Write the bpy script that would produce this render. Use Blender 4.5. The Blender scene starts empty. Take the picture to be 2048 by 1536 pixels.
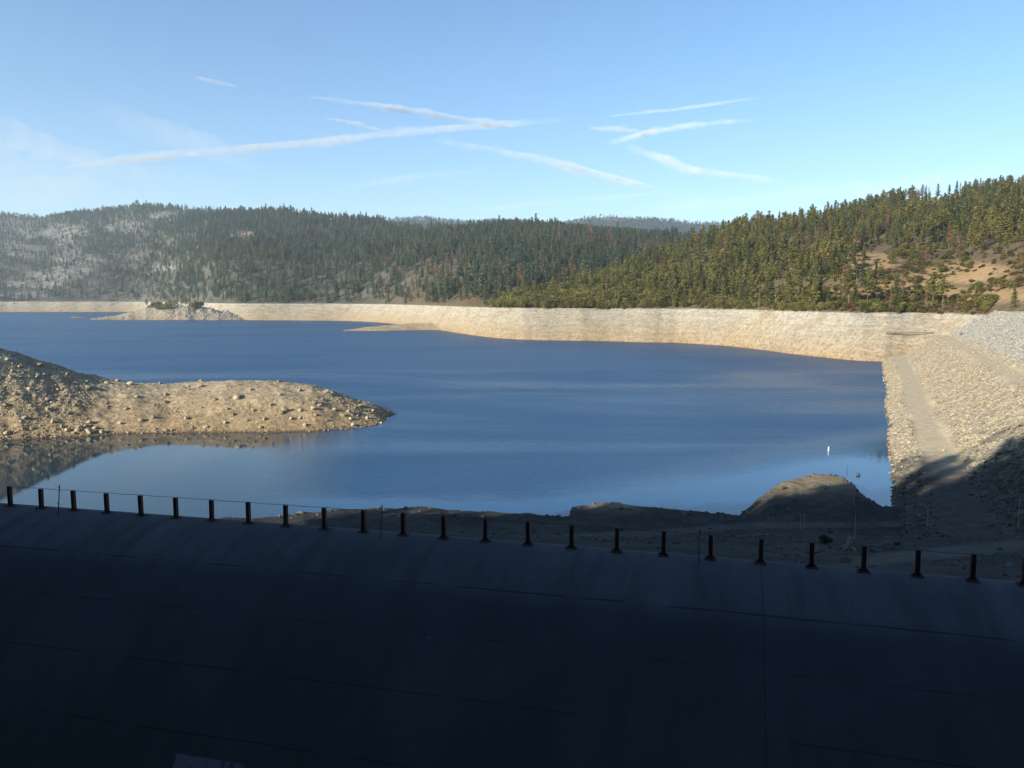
import bpy, bmesh, math, random
import numpy as np
from mathutils import Vector, Matrix

random.seed(7)
RNG = np.random.default_rng(11)
SC = bpy.context.scene
COL = SC.collection
R = math.radians

# ------------------------------------------------------------------ camera geometry
F = 1607.0            # focal length in photo pixels (2048 wide)
CAMZ = 40.0           # metres above the water
HOR = 597.0
PITCH = math.atan((768 - HOR) / F)
SP, CP = math.sin(PITCH), math.cos(PITCH)
FULL = 30.0           # old high-water line


def ray(px, py):
    cx, cy = (px - 1024) / F, -(py - 768) / F
    return cx, CP + SP * cy, -SP + CP * cy


def at_z(px, py, z):
    rx, ry, rz = ray(px, py)
    k = (z - CAMZ) / rz
    return Vector((rx * k, ry * k, z))


def at_y(px, py, y):
    rx, ry, rz = ray(px, py)
    k = y / ry
    return Vector((rx * k, y, CAMZ + rz * k))


def col_of(x, y):
    return 1024 + x / y * F / CP


def c_of(px):
    return (px - 1024) * CP / F


def dist0(py, z=0.0):
    return at_z(1024, py, z).y


def zat(py, d):
    return at_y(1024, py, d).z


def ip(x, pts):
    xs = [p[0] for p in pts]
    ys = [p[1] for p in pts]
    return np.interp(x, xs, ys)


# ------------------------------------------------------------------ noise
_P = np.random.default_rng(5).random((512, 512))


def vn(x, y, seed=0):
    x = np.asarray(x, float) + seed * 17.31
    y = np.asarray(y, float) + seed * 41.77
    xi, yi = np.floor(x).astype(int), np.floor(y).astype(int)
    fx, fy = x - xi, y - yi
    fx = fx * fx * (3 - 2 * fx)
    fy = fy * fy * (3 - 2 * fy)
    a = _P[xi % 512, yi % 512]
    b = _P[(xi + 1) % 512, yi % 512]
    c = _P[xi % 512, (yi + 1) % 512]
    d = _P[(xi + 1) % 512, (yi + 1) % 512]
    return (a * (1 - fx) + b * fx) * (1 - fy) + (c * (1 - fx) + d * fx) * fy * 1.0


def fbm(x, y, scale, octs=4, seed=0, gain=0.5):
    t, a, s, n = 0.0, 1.0, 1.0 / scale, 0.0
    for o in range(octs):
        t = t + a * (vn(x * s, y * s, seed + o) - 0.5) * 2
        n += a
        a *= gain
        s *= 2.03
    return t / n


def sstep(a, b, x):
    t = np.clip((x - a) / (b - a), 0, 1)
    return t * t * (3 - 2 * t)


# ------------------------------------------------------------------ object helpers
def tag(o, label=None, cat=None, group=None, kind=None):
    if label: o['label'] = label
    if cat: o['category'] = cat
    if group: o['group'] = group
    if kind: o['kind'] = kind
    return o


def empty(name, loc, rz=0.0):
    o = bpy.data.objects.new(name, None)
    COL.objects.link(o)
    o.location = loc
    o.rotation_euler = (0, 0, rz)
    return o


def mesh_obj(name, verts, faces, mats, parent=None, smooth=False, midx=None, link=True):
    me = bpy.data.meshes.new(name)
    me.from_pydata([tuple(v) for v in verts], [], [tuple(f) for f in faces])
    for m in (mats if isinstance(mats, (list, tuple)) else [mats]):
        me.materials.append(m)
    if midx is not None:
        me.polygons.foreach_set('material_index', np.asarray(midx, dtype=np.int32))
    if smooth:
        me.polygons.foreach_set('use_smooth', [True] * len(me.polygons))
    me.update()
    o = bpy.data.objects.new(name, me)
    if link:
        COL.objects.link(o)
    if parent is not None:
        o.parent = parent
    return o


def grid_obj(name, X, Y, Z, mat, attrs=None, smooth=True, uv=None):
    n, m = X.shape
    co = np.stack([X, Y, Z], -1).reshape(-1, 3).astype(np.float32)
    i = np.arange(n - 1)[:, None] * m + np.arange(m - 1)[None, :]
    quads = np.stack([i, i + m, i + m + 1, i + 1], -1).reshape(-1, 4)
    me = bpy.data.meshes.new(name)
    me.vertices.add(len(co))
    me.vertices.foreach_set('co', co.ravel())
    me.loops.add(quads.size)
    me.loops.foreach_set('vertex_index', quads.ravel().astype(np.int32))
    me.polygons.add(len(quads))
    me.polygons.foreach_set('loop_start', np.arange(0, quads.size, 4, dtype=np.int32))
    me.polygons.foreach_set('use_smooth', np.full(len(quads), smooth))
    me.update(calc_edges=True)
    me.validate()
    if uv is not None:
        l = me.uv_layers.new(name='UVMap')
        flat = np.stack([uv[0], uv[1]], -1).reshape(-1, 2)[quads.ravel()].astype(np.float32)
        l.data.foreach_set('uv', flat.ravel())
    for k, v in (attrs or {}).items():
        a = me.attributes.new(k, 'FLOAT', 'POINT')
        a.data.foreach_set('value', np.asarray(v, np.float32).ravel())
    me.materials.append(mat)
    o = bpy.data.objects.new(name, me)
    COL.objects.link(o)
    return o


class MB:
    """collects simple solids for one mesh"""
    def __init__(self):
        self.v, self.f = [], []

    def box(self, x0, x1, y0, y1, z0, z1):
        b = len(self.v)
        self.v += [(x, y, z) for z in (z0, z1) for y in (y0, y1) for x in (x0, x1)]
        for q in ((0, 2, 3, 1), (4, 5, 7, 6), (0, 1, 5, 4), (2, 6, 7, 3), (0, 4, 6, 2), (1, 3, 7, 5)):
            self.f.append([b + k for k in q])
        return self

    def tube(self, pts, rad, sides=7, cap=True):
        pts = [Vector(p) for p in pts]
        if not isinstance(rad, (list, tuple)):
            rad = [rad] * len(pts)
        b = len(self.v)
        for i, p in enumerate(pts):
            d = (pts[min(i + 1, len(pts) - 1)] - pts[max(i - 1, 0)]).normalized()
            u = d.cross(Vector((0, 0, 1)))
            if u.length < 1e-3: u = Vector((1, 0, 0))
            u.normalize()
            w = d.cross(u)
            for k in range(sides):
                a = 2 * math.pi * k / sides
                self.v.append(tuple(p + (u * math.cos(a) + w * math.sin(a)) * rad[i]))
        for i in range(len(pts) - 1):
            for k in range(sides):
                k2 = (k + 1) % sides
                self.f.append([b + i * sides + k, b + i * sides + k2, b + (i + 1) * sides + k2, b + (i + 1) * sides + k])
        if cap:
            self.f.append([b + k for k in range(sides)][::-1])
            self.f.append([b + (len(pts) - 1) * sides + k for k in range(sides)])
        return self

    def build(self, name, mat, parent=None, smooth=False, link=True):
        return mesh_obj(name, self.v, self.f, mat, parent, smooth, link=link)


# ------------------------------------------------------------------ materials
class NT:
    def __init__(self, name):
        self.m = bpy.data.materials.new(name)
        self.m.use_nodes = True
        self.t = self.m.node_tree
        self.t.nodes.clear()
        self.out = self.t.nodes.new('ShaderNodeOutputMaterial')

    def n(self, typ, ins=None, **props):
        nd = self.t.nodes.new(typ)
        for k, v in props.items():
            setattr(nd, k, v)
        for k, v in (ins or {}).items():
            s = nd.inputs[k]
            if isinstance(v, bpy.types.NodeSocket):
                self.t.links.new(v, s)
            else:
                s.default_value = v
        return nd

    def math(self, op, a, b=0.0, c=0.0, clamp=False):
        return self.n('ShaderNodeMath', {0: a, 1: b, 2: c}, operation=op, use_clamp=clamp).outputs[0]

    def mix(self, f, a, b, blend='MIX'):
        nd = self.n('ShaderNodeMix', None, data_type='RGBA', blend_type=blend)
        for key, v in ((0, f), (6, a), (7, b)):
            s = nd.inputs[key]
            if isinstance(v, bpy.types.NodeSocket): self.t.links.new(v, s)
            elif key == 0: s.default_value = v
            else: s.default_value = (v[0], v[1], v[2], 1)
        return nd.outputs[2]

    def noise(self, vec, scale, detail=4.0, rough=0.55, dist=0.0):
        return self.n('ShaderNodeTexNoise', {'Vector': vec, 'Scale': scale, 'Detail': detail, 'Roughness': rough, 'Distortion': dist}).outputs[0]

    def ss(self, x, a, b, lo=0.0, hi=1.0):
        return self.n('ShaderNodeMapRange', {0: x, 1: a, 2: b, 3: lo, 4: hi}, interpolation_type='SMOOTHSTEP').outputs[0]

    def ramp(self, x, stops):
        nd = self.n('ShaderNodeValToRGB', {0: x})
        el = nd.color_ramp.elements
        while len(el) < len(stops): el.new(0.5)
        for e, (p, c) in zip(el, stops):
            e.position = p
            e.color = (c[0], c[1], c[2], 1)
        return nd.outputs[0]

    def attr(self, name):
        return self.n('ShaderNodeAttribute', None, attribute_name=name).outputs[2]

    def pos(self):
        return self.n('ShaderNodeNewGeometry').outputs[0]

    def bump(self, h, strength, dist):
        return self.n('ShaderNodeBump', {'Height': h, 'Strength': strength, 'Distance': dist}).outputs[0]

    def bsdf(self, color, rough=0.9, spec=0.15, normal=None, **kw):
        ins = {'Base Color': color if isinstance(color, bpy.types.NodeSocket) else (*color, 1), 'Roughness': rough, 'Specular IOR Level': spec}
        if normal is not None: ins['Normal'] = normal
        ins.update(kw)
        b = self.n('ShaderNodeBsdfPrincipled', ins)
        self.t.links.new(b.outputs[0], self.out.inputs[0])
        return b


def xyz(t, vec):
    return t.n('ShaderNodeSeparateXYZ', {0: vec}).outputs


def mat_shore(name, gain=1.0, grey=0.0, top=FULL, warm=1.0):
    """drawdown gravel below the old water line, duff and dry grass above it"""
    t = NT(name)
    p = t.pos()
    z = xyz(t, p)[2]
    n1 = t.noise(p, 0.018, 5)
    n2 = t.noise(p, 0.16, 5, 0.6)
    n3 = t.noise(p, 0.9, 3, 0.65)
    stretch = t.n('ShaderNodeVectorMath', {0: p, 1: (0.02, 0.02, 0.9)}, operation='MULTIPLY').outputs[0]
    strata = t.noise(stretch, 1.0, 3)
    zz = t.math('ADD', z, t.math('MULTIPLY', t.math('SUBTRACT', n2, 0.5), 9.0))
    zr = t.math('DIVIDE', zz, 30.0)
    g = gain
    ring = t.ramp(zr, [(0.0, (.33 * g, .235 * g, .135 * g * warm)), (0.22, (.40 * g, .315 * g, .195 * g)), (0.55, (.43 * g, .375 * g, .27 * g)),
                       (0.8, (.46 * g, .415 * g, .315 * g)), (1.0, (.47 * g, .445 * g, .365 * g))])
    ring = t.mix(t.math('ADD', t.ss(n1, .42, .62, 0, .22), grey * .6), ring, (.33 * g, .325 * g, .30 * g))
    ring = t.mix(t.ss(strata, .48, .62, 0, .42), ring, (.33 * g, .255 * g, .16 * g))
    blot = t.noise(p, .045, 4, .6)
    ring = t.mix(t.ss(blot, .50, .66, 0, .55), ring, (.36 * g, .27 * g, .165 * g))
    # thin dark stones and gaps between them
    vor = t.n('ShaderNodeTexVoronoi', {'Vector': p, 'Scale': .55, 'Randomness': 1.0}, feature='F1')
    vcol = xyz(t, vor.outputs[1])[0]
    ring = t.mix(1.0, ring, t.ramp(vcol, [(0, (.74, .72, .69)), (.5, (.97, .97, .97)), (1, (1.16, 1.15, 1.12))]), 'MULTIPLY')
    ring = t.mix(1.0, ring, t.ramp(n3, [(.2, (.62, .6, .58)), (.5, (1, 1, 1)), (.8, (1.2, 1.2, 1.2))]), 'MULTIPLY')
    wet = t.ss(t.math('ADD', z, t.math('MULTIPLY', t.math('SUBTRACT', n3, .5), .8)), .1, .75, 1, 0)
    ring = t.mix(wet, ring, (.095, .066, .04))
    up = t.mix(t.ss(n2, .35, .65), (.084, .066, .038), (.140, .104, .058))
    up = t.mix(t.ss(xyz(t, p)[1], 1150, 1600), up, t.mix(t.ss(n1, .4, .6), (.058, .062, .046), (.098, .090, .070)))
    up = t.mix(t.math('MULTIPLY', t.attr('grass'), t.ss(n2, .25, .6, .35, 1)), up, (.30, .205, .10))
    rock = t.math('MULTIPLY', t.attr('rock'), t.math('MULTIPLY', t.ss(n2, .40, .62), t.ss(t.noise(p, .03, 4, .65), .36, .58, .1, 1)))
    up = t.mix(rock, up, (.33, .31, .28))
    up = t.mix(1.0, up, t.ramp(n3, [(.2, (.6, .6, .6)), (.8, (1.3, 1.3, 1.3))]), 'MULTIPLY')
    edge = t.math('ADD', z, t.math('MULTIPLY', t.math('SUBTRACT', n2, .5), 3.0))
    colr = t.mix(t.ss(edge, top - .2, top + .8), ring, up)
    h = t.math('ADD', t.math('MULTIPLY', vor.outputs[0], .5), t.math('MULTIPLY', n3, .8))
    t.bsdf(colr, .95, .1, t.bump(h, .7, .5))
    return t.m


def mat_bank(name):
    """near bank with its shade put into the colour, gravel bands and dirt track"""
    t = NT(name)
    p = t.pos()
    n1 = t.noise(p, .07, 5)
    n2 = t.noise(p, .6, 5, .65)
    n3 = t.noise(p, 3.5, 3, .6)
    c = t.mix(t.ss(n1, .35, .65), (.032, .034, .033), (.048, .047, .042))  # bank colour kept dark to deepen its shade
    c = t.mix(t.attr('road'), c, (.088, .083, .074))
    c = t.mix(t.math('MULTIPLY', t.attr('sunlit_tint'), .8), c, (.25, .20, .13))  # sunlight on the mound tops painted as a paler colour
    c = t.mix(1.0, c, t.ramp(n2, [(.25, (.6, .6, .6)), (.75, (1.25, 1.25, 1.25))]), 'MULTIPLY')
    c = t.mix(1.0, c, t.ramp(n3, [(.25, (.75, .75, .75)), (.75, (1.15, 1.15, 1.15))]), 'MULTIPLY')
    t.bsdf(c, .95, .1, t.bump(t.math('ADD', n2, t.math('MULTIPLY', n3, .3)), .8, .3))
    return t.m


def mat_dam(name):
    t = NT(name)
    p = t.pos()
    z = xyz(t, p)[2]
    n1 = t.noise(p, .05, 5)
    n2 = t.noise(p, .5, 4, .6)
    vor = t.n('ShaderNodeTexVoronoi', {'Vector': p, 'Scale': .75}, feature='F1')
    vc = xyz(t, vor.outputs[1])[0]
    c = t.mix(t.ss(t.math('ADD', z, t.math('MULTIPLY', n1, 8.0)), 16, 26), (.29, .25, .175), (.27, .265, .24))
    c = t.mix(t.ss(n1, .4, .62, 0, .4), c, (.275, .25, .195))
    rocky = t.mix(1.0, c, t.ramp(vc, [(0, (.55, .54, .52)), (.5, (.95, .95, .95)), (1, (1.25, 1.24, 1.2))]), 'MULTIPLY')
    c = t.mix(t.attr('path'), rocky, (.39, .325, .22))
    c = t.mix(t.attr('shade_tint'), c, t.mix(t.ss(n2, .3, .7), (.046, .045, .040), (.066, .061, .052)))  # shade at the near end of the dam painted into the colour
    c = t.mix(1.0, c, t.ramp(n2, [(.25, (.78, .78, .78)), (.75, (1.15, 1.15, 1.15))]), 'MULTIPLY')
    wet = t.ss(z, .1, .7, 1, 0)
    c = t.mix(wet, c, (.09, .065, .04))
    h = t.math('MULTIPLY', vor.outputs[0], t.math('SUBTRACT', 1.0, t.math('MULTIPLY', t.attr('path'), .9)))
    t.bsdf(c, .95, .1, t.bump(h, .9, .5))
    return t.m


def mat_rock(name, base, vary=.35):
    t = NT(name)
    rnd = t.n('ShaderNodeObjectInfo').outputs['Random']
    p = t.n('ShaderNodeTexCoord').outputs['Object']
    n = t.noise(p, 2.5, 4, .6)
    c = t.mix(1.0, base, t.ramp(rnd, [(0, (1 - vary, 1 - vary, 1 - vary)), (.5, (1, .97, .93)), (1, (1 + vary * .7, 1 + vary * .66, 1 + vary * .6))]), 'MULTIPLY')
    c = t.mix(1.0, c, t.ramp(n, [(.3, (.75, .75, .75)), (.7, (1.15, 1.15, 1.15))]), 'MULTIPLY')
    t.bsdf(c, .92, .15, t.bump(n, .6, .15))
    return t.m


def mat_leaf(name, dark, light, spread=.25):
    t = NT(name)
    rnd = t.n('ShaderNodeObjectInfo').outputs['Random']
    p = t.n('ShaderNodeTexCoord').outputs['Object']
    n = t.noise(p, .45, 3)
    n2 = t.noise(p, 2.2, 2)
    c = t.mix(t.math('ADD', t.math('MULTIPLY', rnd, .75), t.math('MULTIPLY', t.ss(n, .3, .7), .3)), dark, light)
    c = t.mix(1.0, c, t.ramp(n2, [(.25, (.7, .72, .7)), (.75, (1.3, 1.26, 1.2))]), 'MULTIPLY')
    d = t.n('ShaderNodeBsdfDiffuse', {0: c})
    tr = t.n('ShaderNodeBsdfTranslucent', {0: c})
    mx = t.n('ShaderNodeMixShader', {0: .44, 1: d.outputs[0], 2: tr.outputs[0]})
    t.t.links.new(mx.outputs[0], t.out.inputs[0])
    return t.m


def mat_plain(name, color, rough=.8, spec=.3, vary=.3, scale=6.0, metal=0.0):
    t = NT(name)
    p = t.n('ShaderNodeTexCoord').outputs['Object']
    n = t.noise(p, scale, 5, .65)
    c = t.mix(1.0, color, t.ramp(n, [(.25, (1 - vary,) * 3), (.75, (1 + vary,) * 3)]), 'MULTIPLY')
    t.bsdf(c, rough, spec, t.bump(n, .4, .01), Metallic=metal)
    return t.m


def mat_rust(name):
    t = NT(name)
    p = t.pos()
    n = t.noise(p, 7.0, 6, .7)
    n2 = t.noise(p, 1.2, 3)
    c = t.ramp(t.math('ADD', n, t.math('MULTIPLY', t.math('SUBTRACT', n2, .5), .5)), [(.3, (.020, .017, .018)), (.52, (.048, .026, .022)), (.75, (.11, .045, .030))])
    t.bsdf(c, .85, .25, t.bump(n, .5, .01))
    return t.m


def mat_concrete(name):
    t = NT(name)
    uv = t.n('ShaderNodeTexCoord').outputs['UV']          # u along the crest, v down the face (metres)
    u, v, _ = xyz(t, uv)
    p = t.pos()
    wob = t.math('MULTIPLY', t.math('SUBTRACT', t.noise(p, .8, 4), .5), .12)
    vv = t.math('ADD', v, wob)
    uu = t.math('ADD', u, t.math('MULTIPLY', wob, .6))
    n1 = t.noise(p, .22, 5, .6)
    n2 = t.noise(p, 2.2, 5, .65)
    fall = t.n('ShaderNodeVectorMath', {0: uv, 1: (.9, .09, 0)}, operation='MULTIPLY').outputs[0]
    streak = t.noise(fall, 1.0, 4, .6)
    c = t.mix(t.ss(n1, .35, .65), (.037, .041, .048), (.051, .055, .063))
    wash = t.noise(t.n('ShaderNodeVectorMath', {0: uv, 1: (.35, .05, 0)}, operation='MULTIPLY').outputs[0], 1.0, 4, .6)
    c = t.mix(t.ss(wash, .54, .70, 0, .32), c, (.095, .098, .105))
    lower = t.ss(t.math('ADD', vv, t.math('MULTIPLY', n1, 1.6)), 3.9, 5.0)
    c = t.mix(lower, c, t.mix(t.ss(n1, .35, .65), (.022, .027, .031), (.032, .036, .041)))  # lower face painted darker, where it turns away from the sky
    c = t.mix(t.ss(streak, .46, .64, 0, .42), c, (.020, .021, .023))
    c = t.mix(t.ss(n2, .55, .72, 0, .22), c, (.020, .020, .020))

    def line(x, at, w):
        return t.ss(t.math('ABSOLUTE', t.math('SUBTRACT', x, at)), w * .4, w, 1, 0)
    gap = t.ss(t.noise(p, .35, 2), .42, .52, .12, 1)
    dark = t.math('MULTIPLY', line(vv, 3.42, .05), t.math('MULTIPLY', gap, .8))
    for k, w in ((5.6, .04), (7.7, .04), (9.9, .045)):
        dark = t.math('MAXIMUM', dark, t.math('MULTIPLY', line(vv, k, w), t.math('MULTIPLY', gap, .45)))
    cold = t.n('ShaderNodeMath', {0: t.math('SUBTRACT', u, JOINT_U), 1: 24.0}, operation='PINGPONG').outputs[0]
    dark = t.math('MAXIMUM', dark, t.math('MULTIPLY', t.ss(t.math('ADD', cold, t.math('MULTIPLY', wob, .2)), .012, .034, 1, 0), .5))
    cr = t.math('ABSOLUTE', t.math('SUBTRACT', t.noise(t.n('ShaderNodeVectorMath', {0: uv, 1: (.5, .16, 0)}, operation='MULTIPLY').outputs[0], 1.0, 5, .6), .5))
    crack = t.math('MULTIPLY', t.ss(cr, .0015, .006, 1, 0), t.ss(n1, .55, .65, 0, .35))
    dark = t.math('MAXIMUM', dark, crack)
    pits = t.n('ShaderNodeTexVoronoi', {'Vector': p, 'Scale': 2.6}, feature='F1').outputs[0]
    dark = t.math('MAXIMUM', dark, t.math('MULTIPLY', t.ss(pits, .04, .08, 1, 0), t.ss(n2, .56, .62, 0, .8)))
    c = t.mix(dark, c, (.010, .010, .010))
    # lime weeping out of a joint, low on the face
    drip = t.noise(t.n('ShaderNodeVectorMath', {0: uv, 1: (2.6, .12, 0)}, operation='MULTIPLY').outputs[0], 1.0, 3, .7)
    inu = t.math('MULTIPLY', t.ss(u, LIME[0] - .1, LIME[0] + .1), t.ss(u, LIME[1] - .2, LIME[1] + .1, 1, 0))
    length = t.math('MULTIPLY', t.math('SUBTRACT', drip, .42), 9.0)
    inv = t.math('MULTIPLY', t.ss(v, LIME[2] - .02, LIME[2] + .02), t.math('LESS_THAN', v, t.math('ADD', LIME[2], length)))
    c = t.mix(t.math('MULTIPLY', inu, inv), c, (.075, .08, .10))
    specks = t.n('ShaderNodeTexVoronoi', {'Vector': p, 'Scale': .62}, feature='F1').outputs[0]
    c = t.mix(t.ss(specks, .014, .03, .7, 0), c, (.16, .16, .16))
    t.bsdf(c, .88, .25, t.bump(t.math('SUBTRACT', n2, t.math('MULTIPLY', dark, 2.0)), .5, .03))
    return t.m


def mat_water(name):
    t = NT(name)
    p = t.pos()
    x, y, _ = xyz(t, p)

    def st(sx, sy):
        return t.n('ShaderNodeVectorMath', {0: p, 1: (sx, sy, 0)}, operation='MULTIPLY').outputs[0]
    rip1 = t.noise(st(.55, .8), 1.0, 3, .6)
    rip2 = t.noise(st(.12, .2), 1.0, 3, .55)
    rip3 = t.noise(st(1.8, 2.6), 1.0, 2, .5)
    cat = t.noise(st(.0045, .011), 1.0, 4, .55, .6)       # where the breeze touches the water
    gust = t.math('MAXIMUM', t.ss(cat, .36, .60, .55, 1), t.ss(y, 330, 480, 0, .92))
    lee = t.ss(t.math('ADD', y, t.math('MULTIPLY', t.math('SUBTRACT', t.noise(p, .03, 3), .5), 34.0)), 175, 225, 0, 1)
    # sheltered coves: behind the point on one side, by the dam on the other
    cove1 = t.ss(t.math('ADD', x, t.math('MULTIPLY', y, .16)), -38, -2, 0, 1)
    far = t.ss(y, 232, 262)
    cove1 = t.math('MAXIMUM', cove1, far)
    cove2 = t.math('MAXIMUM', t.ss(t.math('ADD', t.math('MULTIPLY', x, .8), t.math('MULTIPLY', y, -1.0)), -170, -125, 1, 0), t.ss(x, 2, 30, 1, 0))
    cove3 = t.ss(t.math('ADD', y, t.math('MULTIPLY', t.math('SUBTRACT', t.noise(p, .06, 3), .5), 12.0)), 150, 166)
    wind = t.math('MULTIPLY', gust, t.math('MULTIPLY', cove1, t.math('MULTIPLY', cove2, cove3)))
    wind = t.math('ADD', wind, .02)
    h = t.math('ADD', t.math('MULTIPLY', rip1, .6), t.math('ADD', t.math('MULTIPLY', rip2, .7), t.math('MULTIPLY', rip3, .25)))
    bn = t.n('ShaderNodeBump', {'Height': h, 'Strength': t.math('MULTIPLY', wind, t.ss(y, 230, 460, .52, .9)), 'Distance': .55})
    rough = t.math('ADD', .03, t.math('MULTIPLY', wind, .34))
    body = t.mix(t.math('SUBTRACT', 1.0, cove1), (.008, .052, .122), (.014, .029, .040))
    t.bsdf(body, rough, .5, bn.outputs[0], IOR=1.33)
    return t.m


def mat_volume(name, density, color=(1, 1, 1), aniso=0.0):
    t = NT(name)
    v = t.n('ShaderNodeVolumePrincipled', {'Color': (*color, 1), 'Density': density, 'Anisotropy': aniso})
    t.t.links.new(v.outputs[0], t.out.inputs[1])
    return t.m


# ------------------------------------------------------------------ sun, sky, camera
SUN_EL, SUN_DIR = R(20), Vector((.80, .60))        # horizontal travel direction of the light
SUN_DIR.normalize()
sun = bpy.data.lights.new('sun', 'SUN')
sun.energy = 5.0
sun.angle = R(.53)
sun.color = (1.0, .92, .79)
so = bpy.data.objects.new('sun', sun)
COL.objects.link(so)
travel = Vector((SUN_DIR.x * math.cos(SUN_EL), SUN_DIR.y * math.cos(SUN_EL), -math.sin(SUN_EL)))
so.rotation_euler = travel.to_track_quat('-Z', 'Y').to_euler()
so.location = (-200, -150, 200)

w = bpy.data.worlds.new('World')
SC.world = w
w.use_nodes = True
wt = w.node_tree
bg = wt.nodes['Background']
sky = wt.nodes.new('ShaderNodeTexSky')
sky.sky_type = 'NISHITA'
sky.sun_disc = False
sky.sun_elevation = SUN_EL
sky.sun_rotation = math.atan2(-SUN_DIR.x, -SUN_DIR.y)
sky.altitude = 1600
sky.air_density = 1.0
sky.dust_density = .8
sky.ozone_density = 1.2
hs = wt.nodes.new('ShaderNodeHueSaturation')
hs.inputs['Saturation'].default_value = 1.18
wt.links.new(sky.outputs[0], hs.inputs['Color'])
wt.links.new(hs.outputs[0], bg.inputs[0])
bg.inputs[1].default_value = .10

cam = bpy.data.cameras.new('camera')
cam.sensor_width = 36
cam.lens = F / 2048 * 36
cam.clip_start = .5
cam.clip_end = 300000
co = bpy.data.objects.new('camera', cam)
COL.objects.link(co)
co.location = (0, 0, CAMZ)
co.rotation_euler = (math.pi / 2 - PITCH, 0, 0)
SC.camera = co
SC.view_settings.view_transform = 'Standard'
SC.view_settings.look = 'None'
SC.view_settings.exposure = 1.15
SC.render.engine = 'CYCLES'
SC.cycles.use_denoising = True
SC.cycles.max_bounces = 5
SC.cycles.diffuse_bounces = 2
SC.cycles.glossy_bounces = 2
SC.cycles.volume_bounces = 0
SC.cycles.use_adaptive_sampling = True
SC.cycles.adaptive_threshold = .012

# ------------------------------------------------------------------ far land
SHORE = [(-900, 628), (-300, 625), (0, 624), (290, 624), (330, 626), (400, 634), (450, 640), (700, 642), (760, 645), (800, 649), (850, 657), (915, 667), (960, 674), (1000, 678), (1060, 681),
         (1200, 683), (1400, 688), (1500, 697), (1600, 711), (1700, 721), (1745, 724), (1850, 725), (1915, 730), (2048, 775), (2700, 900)]
SHORE_D = [(a, dist0(b)) for a, b in SHORE]
_sx = np.arange(-900, 2701, 5.0)
_sd = np.interp(_sx, [a for a, _ in SHORE_D], [b for _, b in SHORE_D])
_k = np.exp(-.5 * (np.arange(-16, 17) / 5.5) ** 2)
_sd = np.convolve(np.pad(_sd, 16, 'edge'), _k / _k.sum(), 'valid')
SHORE_D = list(zip(_sx.tolist(), _sd.tolist()))
WIDTH = [(-900, 60), (700, 70), (1100, 65), (1600, 48), (2700, 42)]
RIDGE_A = [(900, 700), (1000, 611), (1100, 578), (1200, 553), (1330, 518), (1400, 488), (1480, 463), (1600, 447), (1700, 432), (1800, 414), (1900, 398), (2048, 376), (2300, 350), (2800, 330)]
RIDGE_A_D = [(900, 860), (1000, 880), (1200, 1010), (1400, 1150), (1600, 1250), (2048, 1300), (2800, 1300)]
RIDGE_B = [(-900, 420), (-300, 432), (0, 430), (100, 436), (200, 425), (280, 414), (330, 416), (430, 424), (520, 433), (600, 433), (650, 442), (700, 447), (760, 446), (800, 460), (900, 465), (1000, 469),
           (1100, 471), (1200, 474), (1300, 477), (1400, 488), (1500, 500), (1700, 520), (2800, 560)]
RIDGE_B_D = [(-900, 4800), (0, 4400), (280, 4000), (520, 3200), (760, 2800), (1000, 2600), (1200, 2450), (1400, 2300), (2800, 2300)]
RIDGE_D = [(-900, 470), (600, 450), (780, 440), (850, 437), (930, 446), (1000, 442), (1070, 447), (1120, 450), (1180, 436), (1220, 433), (1300, 440), (1400, 447), (1480, 450), (1600, 458), (2800, 470)]


def shore_d(px):
    px = np.asarray(px, float)
    return ip(px, SHORE_D) + fbm(px, px * 0 + 3.3, 60, 3, 21) * .007 * ip(px, SHORE_D)


def slope_of(py):
    rx, ry, rz = ray(1024, 0)
    cy = -(np.asarray(py, float) - 768) / F
    return (-SP + CP * cy) / (CP + SP * cy)


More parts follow.
